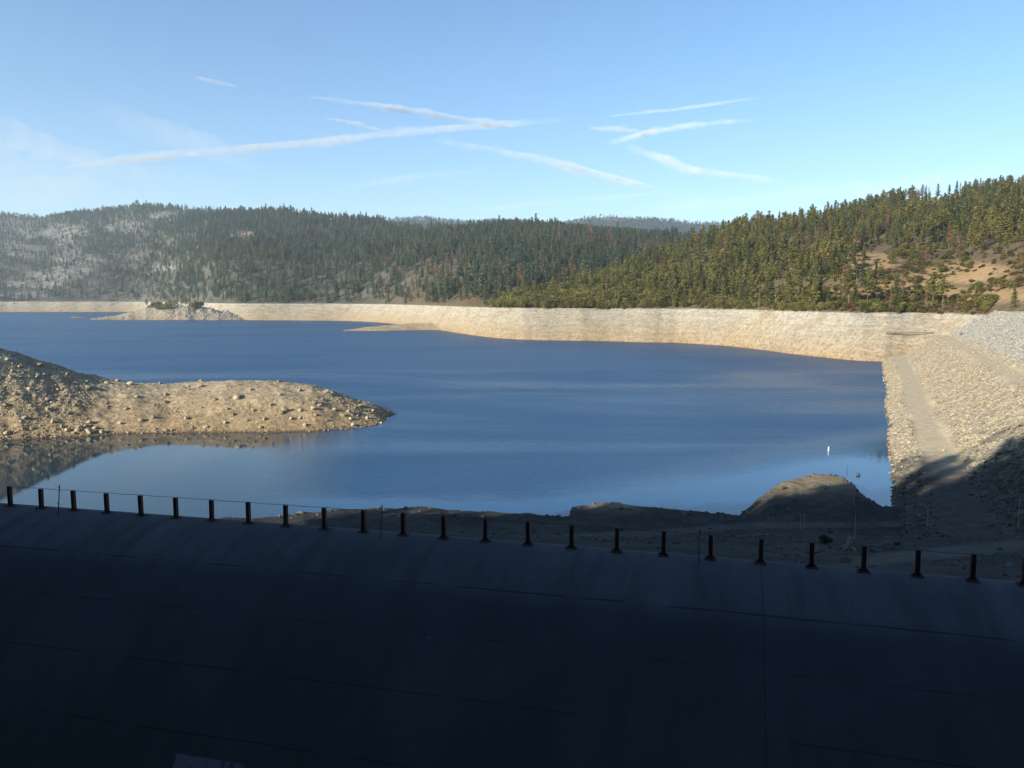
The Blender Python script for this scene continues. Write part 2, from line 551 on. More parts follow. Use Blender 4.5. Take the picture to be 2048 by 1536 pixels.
def terrain(x, y):
    px = col_of(x, y)
    S = shore_d(px)
    W = ip(px, WIDTH) * (1 + .10 * fbm(px, px * 0 + 9.1, 70, 2, 23))
    t = y - S
    dT = S + W
    u = np.clip(t / W, 0, 1)
    ring = FULL * (.55 * u + .45 * u ** .6) * 1.0
    ring = np.where(t < 0, np.maximum(t * .25, -9), ring)
    rough = fbm(x, y, 13, 4, 3) * .75 + fbm(x, y, 45, 3, 9) * .8
    gul = np.minimum(fbm(px, px * 0 + 5.5 + t * .01, 26, 3, 29), .05) * .5
    ring = ring + .16 * np.sin(ring * 1.15 + 3 * fbm(x, y, 80, 2, 33)) * sstep(0, 8, t) + gul * sstep(3, 20, t) * sstep(W + 2, W - 14, t)
    ring = ring + rough * sstep(0, 12, t) * sstep(FULL + 6, FULL - 2, ring)
    zA, dA = CAMZ + slope_of(ip(px, RIDGE_A)) * ip(px, RIDGE_A_D), ip(px, RIDGE_A_D)
    uA = np.clip((y - dT) / np.maximum(dA - dT, 10), 0, 1)
    hA = FULL + (zA - FULL) * (1 - (1 - uA) ** 1.25)
    hA = np.where(y > dA, zA - (y - dA) * .28, hA)
    hA = hA + fbm(x, y, 130, 4, 31) * 10 * sstep(0, .12, uA) * sstep(1.0, .85, uA)
    zB, dB = CAMZ + slope_of(ip(px, RIDGE_B)) * ip(px, RIDGE_B_D), ip(px, RIDGE_B_D)
    uB = np.clip((y - dT) / np.maximum(dB - dT, 10), 0, 1)
    hB = FULL + (zB - FULL) * (.25 * uB + .75 * (1 - (1 - uB) ** 1.5))
    hB = np.where(y > dB, zB - (y - dB) * .16, hB)
    hB = hB + fbm(x, y, 420, 5, 51) * 34 * sstep(0, .15, uB) * sstep(1.0, .82, uB)
    dD = 6600.0
    zD = CAMZ + slope_of(ip(px, RIDGE_D)) * dD
    hD = np.where(y < dD, 30 + (zD - 30) * np.clip((y - 3800) / (dD - 3800), 0, 1), zD - (y - dD) * .1)
    hD = np.where(y < 3800, -50, hD)
    up = np.maximum(np.maximum(hA, hB), hD)
    up = np.maximum(up, FULL - 2 + np.clip(y - dT, 0, 60) * .05)
    return np.where(y > dT, up, ring)


def hit(px, py, func, d0, d1, n=4000):
    ds = np.geomspace(d0, d1, n)
    rx, ry, rz = ray(px, py)
    k = ds / ry
    zr = CAMZ + rz * k
    zt = func(rx * k, ds)
    w_ = np.nonzero(zr < zt)[0]
    i = w_[0] if len(w_) else n - 1
    return Vector((rx * k[i], ds[i], float(zt[i])))


M_SHORE = mat_shore('shore_ground', .71)
pxs = np.arange(-800, 2780, 4.0)
ts = np.concatenate([[-120, -60, -30, -15, -8, -4, -2, -.7, .4], np.arange(1.5, 96, 1.7), np.geomspace(98, 9000, 180)])
PX, TS = np.meshgrid(pxs, ts, indexing='ij')
Yg = shore_d(PX) + TS
Xg = c_of(PX) * Yg
Zg = terrain(Xg, Yg)
# granite patches and dry clearings, given where they lie on the slopes
ROCKP = [(60, 455, 90, 22), (130, 470, 40, 26), (150, 525, 50, 28), (40, 500, 60, 18), (250, 455, 45, 16), (330, 432, 40, 10), (110, 552, 60, 10), (610, 430, 32, 9), (490, 470, 34, 8), (40, 590, 60, 8),
         (330, 535, 30, 6), (1310, 548, 26, 8), (1230, 437, 60, 6), (1390, 445, 40, 6), (800, 437, 25, 5), (1210, 550, 14, 5), (60, 570, 70, 10), (380, 425, 30, 7)]
GRASSP = [(1740, 525, 70, 20), (1880, 405, 70, 14), (1930, 545, 110, 22), (1980, 590, 120, 18), (1820, 565, 70, 18), (490, 472, 38, 9), (1970, 440, 50, 8), (1310, 548, 30, 9), (1250, 596, 60, 8), (1700, 590, 60, 14)]


def pixel_of(x, y, z):
    dz = z - CAMZ
    fy = y * CP - dz * SP
    return 1024 + x / fy * F, 768 - (y * SP + dz * CP) / fy * F


def patch(x, y, z, pats):
    ax, ay = pixel_of(x, y, z)
    ax = ax + fbm(x, y, 70, 3, 77) * 14
    ay = ay + fbm(x, y, 50, 3, 78) * 5
    m = np.zeros_like(ax)
    for cx, cy, rx, ry in pats:
        m = np.maximum(m, sstep(1.25, .6, np.hypot((ax - cx) / rx, (ay - cy) / ry)))
    return m


rock = patch(Xg, Yg, Zg, ROCKP) + .35 * sstep(.15, .5, fbm(Xg, Yg, 160, 4, 88)) * sstep(420, 200, PX)
grass = patch(Xg, Yg, Zg, GRASSP)
o = grid_obj('hills', Xg, Yg, Zg, M_SHORE, {'rock': np.clip(rock, 0, 1), 'grass': np.clip(grass, 0, 1)})
tag(o, 'forested hills and pale drawdown shore around the reservoir', kind='structure')

# knoll in the far lake and low gravel spit
KN = [(165, 638, 0), (235, 626, 6), (290, 613, 20), (345, 610, 23), (400, 612, 22), (430, 620, 16), (460, 630, 8), (485, 634, 3), (520, 637, 1)]


def knoll(x, y):
    px = col_of(x, y)
    top = ip(px, [(150, -6), (170, -1), (180, .8), (235, 9), (290, 22), (345, 25), (400, 24), (425, 19), (455, 12), (480, 6), (500, -3)])
    S = 1492 + fbm(px, px * 0, 30, 3, 5) * 10
    u = (y - S) / 52.0
    prof = np.where(u < 1, 1 - (1 - np.clip(u, -1, 1)) ** 1.7, np.clip(1 - (u - 1) * .55, -1, 1))
    z = top * prof
    z = np.where(u < 0, np.maximum(-9, u * 8), z)
    cr = sstep(300, 345, px)
    return z + (fbm(x, y, 18, 4, 61) * (1.0 + 4.5 * cr)) * sstep(.05, .3, u)


pk = np.arange(140, 520, 1.2)
dk = np.concatenate([np.arange(1470, 1570, 1.6), np.arange(1570, 1680, 6)])
PK, DK = np.meshgrid(pk, dk, indexing='ij')
XK = c_of(PK) * DK
M_KNOLL = mat_shore('knoll_ground', .68, .25, top=60)
o = grid_obj('rocky_knoll_ground', XK, DK, knoll(XK, DK), M_KNOLL, {'rock': PK * 0, 'grass': PK * 0})
tag(o, 'rocky knoll rising from the far water', kind='structure')

SPINE = [at_z(690, 662.5, 0), at_z(760, 660, 0), at_z(840, 657, 0), at_z(930, 657, 0)]


def spit(x, y):
    best = np.full(np.shape(x), -9.0)
    hs = [(.6, 4), (4.6, 42), (7.5, 62), (10, 80)]
    for i in range(3):
        a, b = SPINE[i], SPINE[i + 1]
        ab = b - a
        t = np.clip(((x - a.x) * ab.x + (y - a.y) * ab.y) / (ab.x ** 2 + ab.y ** 2), 0, 1)
        d = np.hypot(x - a.x - t * ab.x, y - a.y - t * ab.y)
        hh = hs[i][0] * (1 - t) + hs[i + 1][0] * t
        ww = hs[i][1] * (1 - t) + hs[i + 1][1] * t
        best = np.maximum(best, hh * (1 - (d / ww) ** 1.6))
    return best + fbm(x, y, 14, 4, 71) * .8


XS, YS = np.meshgrid(np.arange(-235, -10, 2.0), np.arange(840, 1120, 2.0), indexing='ij')
ZS = np.clip(spit(XS, YS), -9, 30)
M_SPIT = mat_shore('spit_ground', 1.0, 0, top=60)
o = grid_obj('gravel_spit', XS, YS, ZS, M_SPIT, {'rock': XS * 0, 'grass': XS * 0})
tag(o, 'low gravel spit reaching into the lake', kind='structure')

# ------------------------------------------------------------------ rocky point on the near side
PF = [(-500, 905), (-300, 893), (-100, 885), (0, 880), (100, 875), (160, 873), (220, 868), (400, 865), (560, 865), (640, 862), (700, 857), (745, 852), (765, 843), (784, 829), (800, 826)]
PFD = [(a, dist0(b)) for a, b in PF]
PR_D = [(-500, 240), (-100, 252), (0, 258), (60, 262), (150, 270), (220, 276), (330, 282), (450, 281), (600, 279), (700, 276), (760, 277.5), (784, 279.2), (800, 281)]
PR_Y = [(-500, 560), (-100, 660), (0, 699), (60, 719), (150, 746), (210, 760), (270, 766), (330, 768), (400, 764), (450, 762), (560, 764), (620, 771), (660, 782), (700, 797), (740, 809), (765, 820), (784, 828), (800, 835)]


def point(x, y):
    px = col_of(x, y)
    Fd = ip(px, PFD) + fbm(px, px * 0, 40, 3, 15) * 1.2
    Rd = np.maximum(ip(px, PR_D), Fd + 1)
    Zr = CAMZ + slope_of(ip(px, PR_Y)) * Rd
    u = (y - Fd) / (Rd - Fd)
    up = np.clip(u, 0, 1)
    # the western ridge is a straight scree slope, the middle of the point a rounded gravel back
    k = ip(px, [(0, 1.15), (170, 1.3), (260, 1.75), (620, 1.7), (740, 1.3)])
    front = 1 - (1 - up) ** k
    z = Zr * front
    z = np.where(u < 0, np.maximum(u * 6, -6), z)
    z = np.where(u > 1, Zr - (y - Rd) * (.12 + .4 * sstep(5, 25, y - Rd)), z)
    big = fbm(x, y, 9, 3, 25) * .7
    fine = fbm(x, y, 2.6, 3, 26) * .30 * ip(px, [(150, 2.0), (230, .8), (640, .8), (700, 1.6)])
    return np.maximum(z + (big + fine) * sstep(.0, .25, u), -7)


pp = np.arange(-480, 800, 2.2)
dd = np.arange(205, 345, .55)
PPg, DDg = np.meshgrid(pp, dd, indexing='ij')
XP = c_of(PPg) * DDg
ZP = point(XP, DDg)
M_POINT = mat_shore('point_ground', .74, -.25, top=80, warm=.95)
o = grid_obj('gravel_point', XP, DDg, ZP, M_POINT, {'rock': XP * 0, 'grass': XP * 0})
tag(o, 'boulder strewn gravel point lit by low sun', kind='structure')

# ------------------------------------------------------------------ water and ground sheet
M_WATER = mat_water('lake_water')
o = mesh_obj('water', [(-9000, -60, 0), (9000, -60, 0), (9000, 9000, 0), (-9000, 9000, 0)], [(0, 1, 2, 3)], M_WATER)
tag(o, 'blue reservoir water with calm and rippled patches', kind='structure')
M_SOIL = mat_plain('deep_soil', (.10, .085, .06), .95, .1, .3, .02)
o = mesh_obj('ground', [(-60000, -60000, -12), (60000, -60000, -12), (60000, 60000, -12), (-60000, 60000, -12)], [(0, 1, 2, 3)], M_SOIL)
tag(o, kind='structure')

# ------------------------------------------------------------------ rockfill dam
A0, A1 = at_z(1765, 724, 0), at_z(1787, 985, 0)
DL = (A1 - A0).xy.normalized()
DN = Vector((-DL.y, DL.x))          # up the face, away from the lake
if DN.x < 0: DN = -DN
DPROF = [(-24, -9), (0, 0), (5.5, 3.6), (13.5, 4.4), (31, 16.2), (37.5, 17.0), (58, 32.5), (66, 33.0), (100, 10), (130, -9)]


def dam_lt(x, y):
    dx, dy = x - A0.x, y - A0.y
    return dx * DL.x + dy * DL.y, dx * DN.x + dy * DN.y


def dam(x, y):
    l, t = dam_lt(x, y)
    t = t + fbm(l, l * 0, 30, 3, 44) * 1.2
    z = ip(t, DPROF)
    lift = 1 + .10 * np.clip(l / 330, 0, 1)
    z = np.where(z > 17, 17 + (z - 17) * lift, z)
    flat = path_mask(l, t)
    rough = fbm(x, y, 2.2, 3, 45) * .55 + fbm(x, y, 7, 3, 46) * .6
    return z + rough * (1 - .85 * flat) * sstep(-2, 1.5, t)


def path_mask(l, t):
    j = fbm(l, t, 6, 3, 47) * 1.2
    m = np.clip(sstep(4.6, 6.4, t + j) * sstep(14.6, 12.8, t + j), 0, 1)
    m2 = sstep(29.5, 32, t + j) * sstep(39, 36.5, t + j) * .9
    m3 = sstep(58, 60, t) * sstep(67, 65.5, t)
    return np.maximum(np.maximum(m, m2), m3)


ll = np.arange(-60, 470, 1.0)
tt = np.concatenate([[-24, -12, -6, -3], np.arange(-1, 68, .8), [74, 85, 100, 130]])
LL, TT = np.meshgrid(ll, tt, indexing='ij')
XD = A0.x + LL * DL.x + TT * DN.x
YD = A0.y + LL * DL.y + TT * DN.y
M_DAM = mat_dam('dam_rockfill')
o = grid_obj('rockfill_dam', XD, YD, dam(XD, YD), M_DAM, {'path': path_mask(LL, TT), 'shade_tint': sstep(338, 372, LL + fbm(LL, TT, 16, 4, 49) * 26 - np.clip(TT - 6, -6, 40) * .45)})  # last mask darkens the near end, which lies in shade
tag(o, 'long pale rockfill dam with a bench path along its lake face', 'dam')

# ------------------------------------------------------------------ near bank, in the shade
BS = [(300, 138), (535, 143.5), (650, 147), (800, 149), (920, 148), (1000, 146.5), (1130, 143.6), (1141, 143.8), (1145, 150), (1200, 152), (1240, 152), (1300, 150.5), (1390, 147.5), (1489, 144.4),
      (1494, 144.5), (1500, 147), (1520, 151), (1560, 157), (1600, 162), (1640, 166), (1700, 164), (1722, 159), (1740, 155), (1785, 150), (1850, 150), (2700, 150)]
BY = [(300, 1060), (535, 1046), (650, 1036), (800, 1028), (920, 1031), (1000, 1036), (1130, 1046), (1141, 1044), (1145, 1012), (1200, 1008), (1240, 1007), (1300, 1015), (1390, 1032), (1489, 1043),
      (1494, 1042), (1500, 1030), (1520, 1008), (1560, 975), (1600, 957), (1640, 948), (1700, 951), (1722, 966), (1740, 985), (1785, 1011), (1850, 1013), (2700, 1013)]
BB = [(30, 27), (36, 26.3), (45, 23.6), (60, 18.6), (90, 10.8), (115, 5.2), (130, 2.6), (150, 1.5), (200, 1)]


def bank(x, y):
    px = col_of(x, y)
    jit = fbm(px, px * 0, 16, 3, 14) * .5
    S = ip(px, BS) + jit
    ze = np.maximum(CAMZ + slope_of(ip(px, BY)) * ip(px, BS), .5)
    base = ip(y, BB)
    k = sstep(112, 138, y)
    z = base * (1 - k) + ze * k
    drop = np.clip((y - S) / 2.2, 0, 1)
    z = z + fbm(x, y, 12, 3, 17) * .55 + fbm(x, y, 5, 3, 27) * .45 * sstep(125, 140, y) + fbm(x, y, 2.5, 3, 18) * .16
    z = np.maximum(z, .4)
    return np.where(y > S, z - drop * (z + 2.5), z)


pb = np.arange(330, 2560, 3.0)
db = np.concatenate([np.arange(33, 110, 1.0), np.arange(110, 172, .45)])
PBg, DBg = np.meshgrid(pb, db, indexing='ij')
XB = c_of(PBg) * DBg
ZB = bank(XB, DBg)
apx, apy = pixel_of(XB, DBg, ZB)
roadc = np.interp(apx, [1640, 1760, 1900, 2048, 2300], [1128, 1118, 1104, 1090, 1078])
road = sstep(16, 6, np.abs(apy - roadc)) * sstep(1640, 1760, apx)
roadc2 = np.interp(apx, [1100, 1300, 1500, 1700], [1075, 1066, 1052, 1050])
road = np.maximum(road, .7 * sstep(8, 3, np.abs(apy - roadc2 - fbm(XB, DBg, 20, 3, 19) * 4)) * sstep(1050, 1150, apx))
sunlit_tint = sstep(1480, 1520, apx) * sstep(1785, 1740, apx) * sstep(1012, 958, apy + fbm(XB, DBg, 9, 3, 20) * 12) + .6 * sstep(1150, 1190, apx) * sstep(1330, 1240, apx) * sstep(1040, 1008, apy + fbm(XB, DBg, 9, 3, 22) * 8)  # mask of the painted sunlight on both mounds
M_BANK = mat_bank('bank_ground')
o = grid_obj('lake_bank', XB, DBg, ZB, M_BANK, {'road': road, 'sunlit_tint': np.clip(sunlit_tint, 0, 1)})
tag(o, 'shade-darkened bank above the near cove', kind='structure')

# ------------------------------------------------------------------ spillway with its steel posts
ZC = 30.3
CQ = np.polyfit([24, 426, 889, 1421, 1943], [1010.5, 1041, 1074.5, 1117.5, 1160], 2)


def crest_pt(px):
    p = at_z(px, float(np.polyval(CQ, px)), ZC)
    return p


cpx = np.arange(-700, 2801, 10.0)
cpts = [crest_pt(a) for a in cpx]
cxy = np.array([[p.x, p.y] for p in cpts])
# keep the far ends straight
seg = np.hypot(*np.diff(cxy, axis=0).T)
arc = np.concatenate([[0], np.cumsum(seg)])


def crest_u(px):
    return float(np.interp(px, cpx, arc))


tan = np.gradient(cxy, axis=0)
tan /= np.linalg.norm(tan, axis=1)[:, None]
nor = np.stack([tan[:, 1], -tan[:, 0]], -1)
nor *= np.sign(-nor[:, 1])[:, None]     # downstream, towards the viewer
OG = [(-.62, 5.0), (-.60, .28), (-.52, .12), (-.36, .03), (-.15, .004)] + [(h, (max(h, 0) ** 2) / 15.6) for h in np.arange(0, 12.01, .3)] + [(16, 15.4), (19, 20), (24, 22.2), (60, 23)]
oh = np.array([a for a, _ in OG])
od = np.array([b for _, b in OG])
ov = np.concatenate([[0], np.cumsum(np.hypot(np.diff(oh), np.diff(od)))])
ov -= np.interp(0, oh, ov)
JOINT_U = crest_u(1521)


def face_uv(px, py):
    """where on the spillway face does this line of sight land (u along, v down)"""
    rx, ry, rz = ray(px, py)
    best = None
    for k in np.linspace(14, 46, 1600):
        q = Vector((rx * k, ry * k, CAMZ + rz * k))
        d = np.hypot(cxy[:, 0] - q.x, cxy[:, 1] - q.y)
        i = int(np.argmin(d))
        h = (q.x - cxy[i, 0]) * nor[i, 0] + (q.y - cxy[i, 1]) * nor[i, 1]
        if q.z <= ZC - np.interp(h, oh, od):
            return arc[i] + (q.x - cxy[i, 0]) * tan[i, 0] + (q.y - cxy[i, 1]) * tan[i, 1], float(np.interp(h, oh, ov))
    return 0, 0


la, lb = face_uv(352, 1508), face_uv(490, 1529)
LIME = (la[0], lb[0], (la[1] + lb[1]) / 2)
print('lime', la, lb, 'seam', face_uv(1515, 1237), face_uv(630, 1158), face_uv(210, 1118))
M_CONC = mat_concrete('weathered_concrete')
XO = cxy[:, 0][:, None] + nor[:, 0][:, None] * oh[None, :]
YO = cxy[:, 1][:, None] + nor[:, 1][:, None] * oh[None, :]
ZO = np.repeat((ZC - od)[None, :], len(cpx), 0)
UO = np.repeat(arc[:, None], len(oh), 1)
VO = np.repeat(ov[None, :], len(cpx), 0)
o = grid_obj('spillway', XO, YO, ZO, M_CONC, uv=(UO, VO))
tag(o, 'dark weathered concrete spillway curving down from its post lined crest', 'spillway')

M_RUST = mat_rust('rusty_steel')
M_DARKSTEEL = mat_plain('dark_pipe', (.035, .036, .04), .7, .4, .3, 10)
M_WIRE = mat_plain('wire', (.05, .05, .055), .6, .4, .2, 10)
POSTS = [24, 86, 151, 217, 285, 355, 426, 499.5, 574, 651, 729, 808, 889, 972, 1057, 1144, 1234, 1327, 1421, 1520.5, 1622, 1726, 1833, 1943, 2046]
ORD = ['first', 'second', 'third', 'fourth', 'fifth', 'sixth', 'seventh', 'eighth', 'ninth', 'tenth', 'eleventh', 'twelfth', 'thirteenth']


def post_parts():
    b = MB()
    b.box(-.078, -.064, -.078, .078, .02, .92).box(.064, .078, -.078, .078, .02, .92).box(-.064, .064, -.006, .006, .02, .915)
    p = MB().box(-.22, .22, -.15, .15, -.03, .02)
    for sx in (-1, 1):
        p.v += [(sx * .08, -.006, .02), (sx * .18, -.006, .02), (sx * .08, -.006, .16), (sx * .08, .006, .02), (sx * .18, .006, .02), (sx * .08, .006, .16)]
        k = len(p.v) - 6
        p.f += [(k, k + 1, k + 2), (k + 3, k + 5, k + 4), (k + 1, k + 4, k + 5, k + 2), (k, k + 3, k + 4, k + 1)]
    bolts = []
    for sx in (-.17, .17):
        for sy in (-.11, .11):
            bm = MB().tube([(sx, sy, .021), (sx, sy, .065)], .018, 6)
            bolts.append(bm)
    return b, p, bolts


post_tops = []
proto = None
for i, px in enumerate(POSTS):
    p = crest_pt(px)
    j = int(np.argmin(np.abs(cpx - px)))
    nx, ny = nor[j]
    loc = (p.x + nx * .08, p.y + ny * .08, ZC + .005)
    rz = math.atan2(tan[j][1], tan[j][0])
    if proto is None:
        proto = empty('flashboard_post', loc, rz)
        b, pl, bolts = post_parts()
        bo = b.build('beam', M_RUST, proto)
        po = pl.build('base_plate', M_RUST, proto)
        for q in bolts: q.build('bolt', M_RUST, po)
        r = proto
    else:
        r = proto.copy()
        COL.objects.link(r)
        r.location, r.rotation_euler = loc, (0, 0, rz + random.uniform(-.03, .03))
        for ch in proto.children:
            c = ch.copy()
            COL.objects.link(c)
            c.parent = r
            if c.name.startswith('beam'):
                c.rotation_euler = (random.uniform(-.012, .012), random.uniform(-.012, .012), 0)
                c.scale = (1, 1, random.uniform(.98, 1.015))
            for g in ch.children:
                d = g.copy()
                COL.objects.link(d)
                d.parent = c
    n = len(POSTS)
    where = f'{ORD[i]} from the left end' if i < 13 else (f'{ORD[n - 1 - i]} from the right end' if i < n - 1 else 'last one at the right end')
    tag(r, f'rusty steel beam post bolted to the spillway crest, {where}', 'post', 'steel posts along the spillway crest')
    post_tops.append(Vector((loc[0], loc[1], ZC + .945)))

STN = [(118, 970, 1031), (763, 1010, 1076), (1399, 1058, 1130)]
wire_pts = []
for k, (px, yt, yb) in enumerate(STN):
    base = at_z(px - 1.5, yb, ZC - .03)
    top = at_y(px + 1, yt, base.y + .1)
    m = MB().tube([(0, 0, -.05), tuple((top - base) * .5), tuple(top - base)], .024, 8)
    r = empty('stanchion', base)
    m.build('pipe', M_DARKSTEEL, r)
    h = (top - base)
    MB().tube([tuple(h * .93 + Vector((-.05, -.02, 0))), tuple(h * .93 + Vector((.05, -.02, .02)))], .015, 6).build('clamp', M_DARKSTEEL, r)
    MB().tube([tuple(h * .40 + Vector((-.06, -.02, 0))), tuple(h * .40 + Vector((.04, -.02, .01)))], .018, 6).build('clamp', M_DARKSTEEL, r)
    tag(r, ['thin dark pipe stanchion between the second and third posts from the left', 'thin dark pipe stanchion standing near the middle of the spillway crest',
            'thin dark pipe stanchion on the crest, nearest the sunlit mound'][k], 'stanchion', 'pipe stanchions holding the cable')
pts = []
for a, b in zip(post_tops[:-1], post_tops[1:]):
    pts.append(a)
    pts.append((a + b) / 2 - Vector((0, 0, .03)))
pts.append(post_tops[-1])
o = MB().tube([tuple(p) for p in pts], .011, 5).build('cable', M_WIRE)
tag(o, 'thin dark safety cable strung along the tops of the crest posts', 'cable')

# ------------------------------------------------------------------ unseen hillside that throws the shade, raised behind the viewer to block skylight
DIRV = Vector((SUN_DIR.x, SUN_DIR.y))
PERP = Vector((DIRV.y, -DIRV.x))
TS_ = math.tan(SUN_EL)
SHADE = [(-200, 5), (-150, 14), (-125, 24), (-105, 36.5), (-95, 42), (-84, 47), (-72, 49), (-63, 53), (-50, 63), (-40, 76), (0, 96), (60, 108), (200, 112)]   # top of the shade, by lateral position


def hillside(s, a):
    top = ip(s, SHADE) + TS_ * 60 - 17
    top = np.maximum(top, 8)
    g0 = np.minimum(ip(s, [(-200, 0), (-120, 10), (-60, 34), (-10, 38.3), (8, 38.3), (60, 44), (200, 46)]), top)
    a0 = ip(s, [(-60, -14), (-8, -9), (0, -1.6), (10, -1.6)])
    u = np.clip((a0 - a) / (60 + a0), 0, 1)
    z = g0 + (top - g0) * u
    z = np.where(a < -60, top + (-60 - a) * np.interp(s, [-90, -40, 20], [.42, .55, .85]), z)
    z = np.where(a > a0, g0 - (a - a0) * 3.0, z)
    return np.maximum(z, -11) + fbm(s, a, 20, 3, 91) * 1.2 * sstep(-6, -14, a)


ss_, aa_ = np.meshgrid(np.arange(-240, 260, 4.0), np.concatenate([np.arange(-260, -60, 8), np.arange(-60, 26, 2.0)]), indexing='ij')
XH = PERP.x * ss_ + DIRV.x * aa_
YH = PERP.y * ss_ + DIRV.y * aa_
o = grid_obj('hillside', XH, YH, hillside(ss_, aa_), M_SOIL)
tag(o, kind='structure')

# ------------------------------------------------------------------ trees
M_FIR = mat_leaf('fir_needles', (.092, .116, .048), (.195, .212, .076))
M_PINE = mat_leaf('pine_needles', (.165, .168, .050), (.310, .280, .085))
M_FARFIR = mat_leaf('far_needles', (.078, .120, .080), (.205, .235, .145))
M_DEAD = mat_leaf('dead_needles', (.30, .135, .065), (.36, .215, .115))
M_SHRUB = mat_leaf('shrub_leaves', (.150, .154, .046), (.290, .262, .084))
M_DRYSHRUB = mat_leaf('dry_shrub_leaves', (.14, .10, .05), (.25, .155, .07))
M_BARK = mat_plain('bark', (.13, .095, .07), .95, .1, .35, 3)
M_GREYWOOD = mat_plain('grey_wood', (.17, .145, .125), .95, .1, .3, 3)


class Tri:
    def __init__(self):
        self.v, self.f, self.m = [], [], []

    def quad(self, c, u, w, mi, rng):
        """a ragged leaf spray: irregular quad round c"""
        b = len(self.v)
        j = lambda: .6 + .6 * rng.random()
        for su, sw in ((-1, -.35), (.1, -1), (1, .25), (-.1, 1)):
            self.v.append((c[0] + u[0] * su * j() + w[0] * sw * j(), c[1] + u[1] * su * j() + w[1] * sw * j(), c[2] + u[2] * su * j() + w[2] * sw * j()))
        self.f.append((b, b + 1, b + 2, b + 3))
        self.m.append(mi)

    def tube(self, pts, rads, mi, sides=6):
        t = MB().tube(pts, rads, sides)
        b = len(self.v)
        self.v += t.v
        self.f += [tuple(b + k for k in f) for f in t.f]
        self.m += [mi] * len(t.f)


def conifer(seed, H, style):
    """returns trunk Tri and crown Tri, base at the origin"""
    rng = random.Random(seed)
    tr, cr = Tri(), Tri()
    lean = (rng.uniform(-.02, .02), rng.uniform(-.02, .02))
    n = 7
    pts = [(lean[0] * H * (i / n) ** 1.5 + rng.uniform(-.05, .05) * (i > 0), lean[1] * H * (i / n) ** 1.5, H * i / n * .985 - (.6 if i == 0 else 0)) for i in range(n + 1)]
    r0 = H * (.009 if style in ('snag', 'dead') else .0125)
    tr.tube(pts, [r0 * (1 - .93 * i / n) + .02 for i in range(n + 1)], 0, 6)
    base = {'fir': .10, 'pine': .30, 'open': .42, 'dead': .22, 'snag': .35}[style] + rng.uniform(-.05, .05)
    wid = {'fir': .150, 'pine': .165, 'open': .185, 'dead': .14, 'snag': .07}[style] * rng.uniform(.88, 1.15)
    levels = {'fir': 25, 'pine': 19, 'open': 15, 'dead': 17, 'snag': 12}[style]
    gap_az = rng.uniform(0, 6.28)
    for i in range(levels):
        u = (i + rng.uniform(-.35, .35)) / levels
        u = min(max(u, 0), 1)
        z = H * (base + (1 - base) * u)
        if style == 'fir':
            rad = H * wid * (1 - u) ** .85 * rng.uniform(.72, 1.12) + .25
        elif style in ('pine', 'dead'):
            rad = H * wid * (min(1, .55 + u * 1.6)) * (1 - u) ** .62 * rng.uniform(.6, 1.15) + .25
        elif style == 'open':
            rad = H * wid * math.sin(math.pi * min(.97, .22 + .78 * u)) ** .7 * rng.uniform(.5, 1.2) + .3
        else:
            rad = H * wid * (1 - u * .7) * rng.uniform(.4, 1.1)
        k = {'fir': 8, 'pine': 7, 'open': 6, 'dead': 6, 'snag': 2}[style]
        a0 = rng.uniform(0, 6.28)
        for q in range(k):
            az = a0 + 6.283 * q / k + rng.uniform(-.4, .4)
            if math.cos(az - gap_az) > .6 and rng.random() < .45: continue
            if rng.random() < .08: continue
            L = rad * rng.uniform(.65, 1.12)
            droop = {'fir': -.28, 'pine': .05, 'open': .18, 'dead': -.15, 'snag': -.1}[style] + rng.uniform(-.15, .15) + .35 * u
            dx, dy = math.cos(az), math.sin(az)
            tx, ty = lean[0] * z, lean[1] * z
            if style in ('snag', 'dead') or (style == 'open' and q % 2 == 0):
                tr.tube([(tx, ty, z), (tx + dx * L, ty + dy * L, z + droop * L)], [.05 + r0 * .12, .02], 0, 3)
            if style == 'snag': continue
            m = max(2, int(L / (H * .034)) + 1)
            for s in range(m):
                if style == 'dead' and rng.random() < .12: continue
                f = (s + .55) / m
                sz = H * {'fir': .030, 'pine': .036, 'open': .040, 'dead': .030}[style] * rng.uniform(.75, 1.3)
                c = (tx + dx * L * f + rng.uniform(-.2, .2) * sz, ty + dy * L * f + rng.uniform(-.2, .2) * sz, z + droop * L * f * f + rng.uniform(-.4, .4) * sz)
                yaw = az + rng.uniform(-.8, .8)
                ti = rng.uniform(-.5, .5)
                ro = rng.uniform(-.9, .9)
                uu = (math.cos(yaw) * sz, math.sin(yaw) * sz, math.sin(ti) * sz)
                ww = (-math.sin(yaw) * sz * .75 * math.cos(ro), math.cos(yaw) * sz * .75 * math.cos(ro), math.sin(ro) * sz * .75)
                cr.quad(c, uu, ww, 0, rng)
    if style in ('fir', 'pine', 'dead'):
        for q in range(4):
            cr.quad((lean[0] * H, lean[1] * H, H * (.955 + .012 * q)), (.12 * math.cos(q * 1.6), .12 * math.sin(q * 1.6), H * .024), (.1 * math.sin(q * 1.6), -.1 * math.cos(q * 1.6), 0), 0, rng)
    return tr, cr


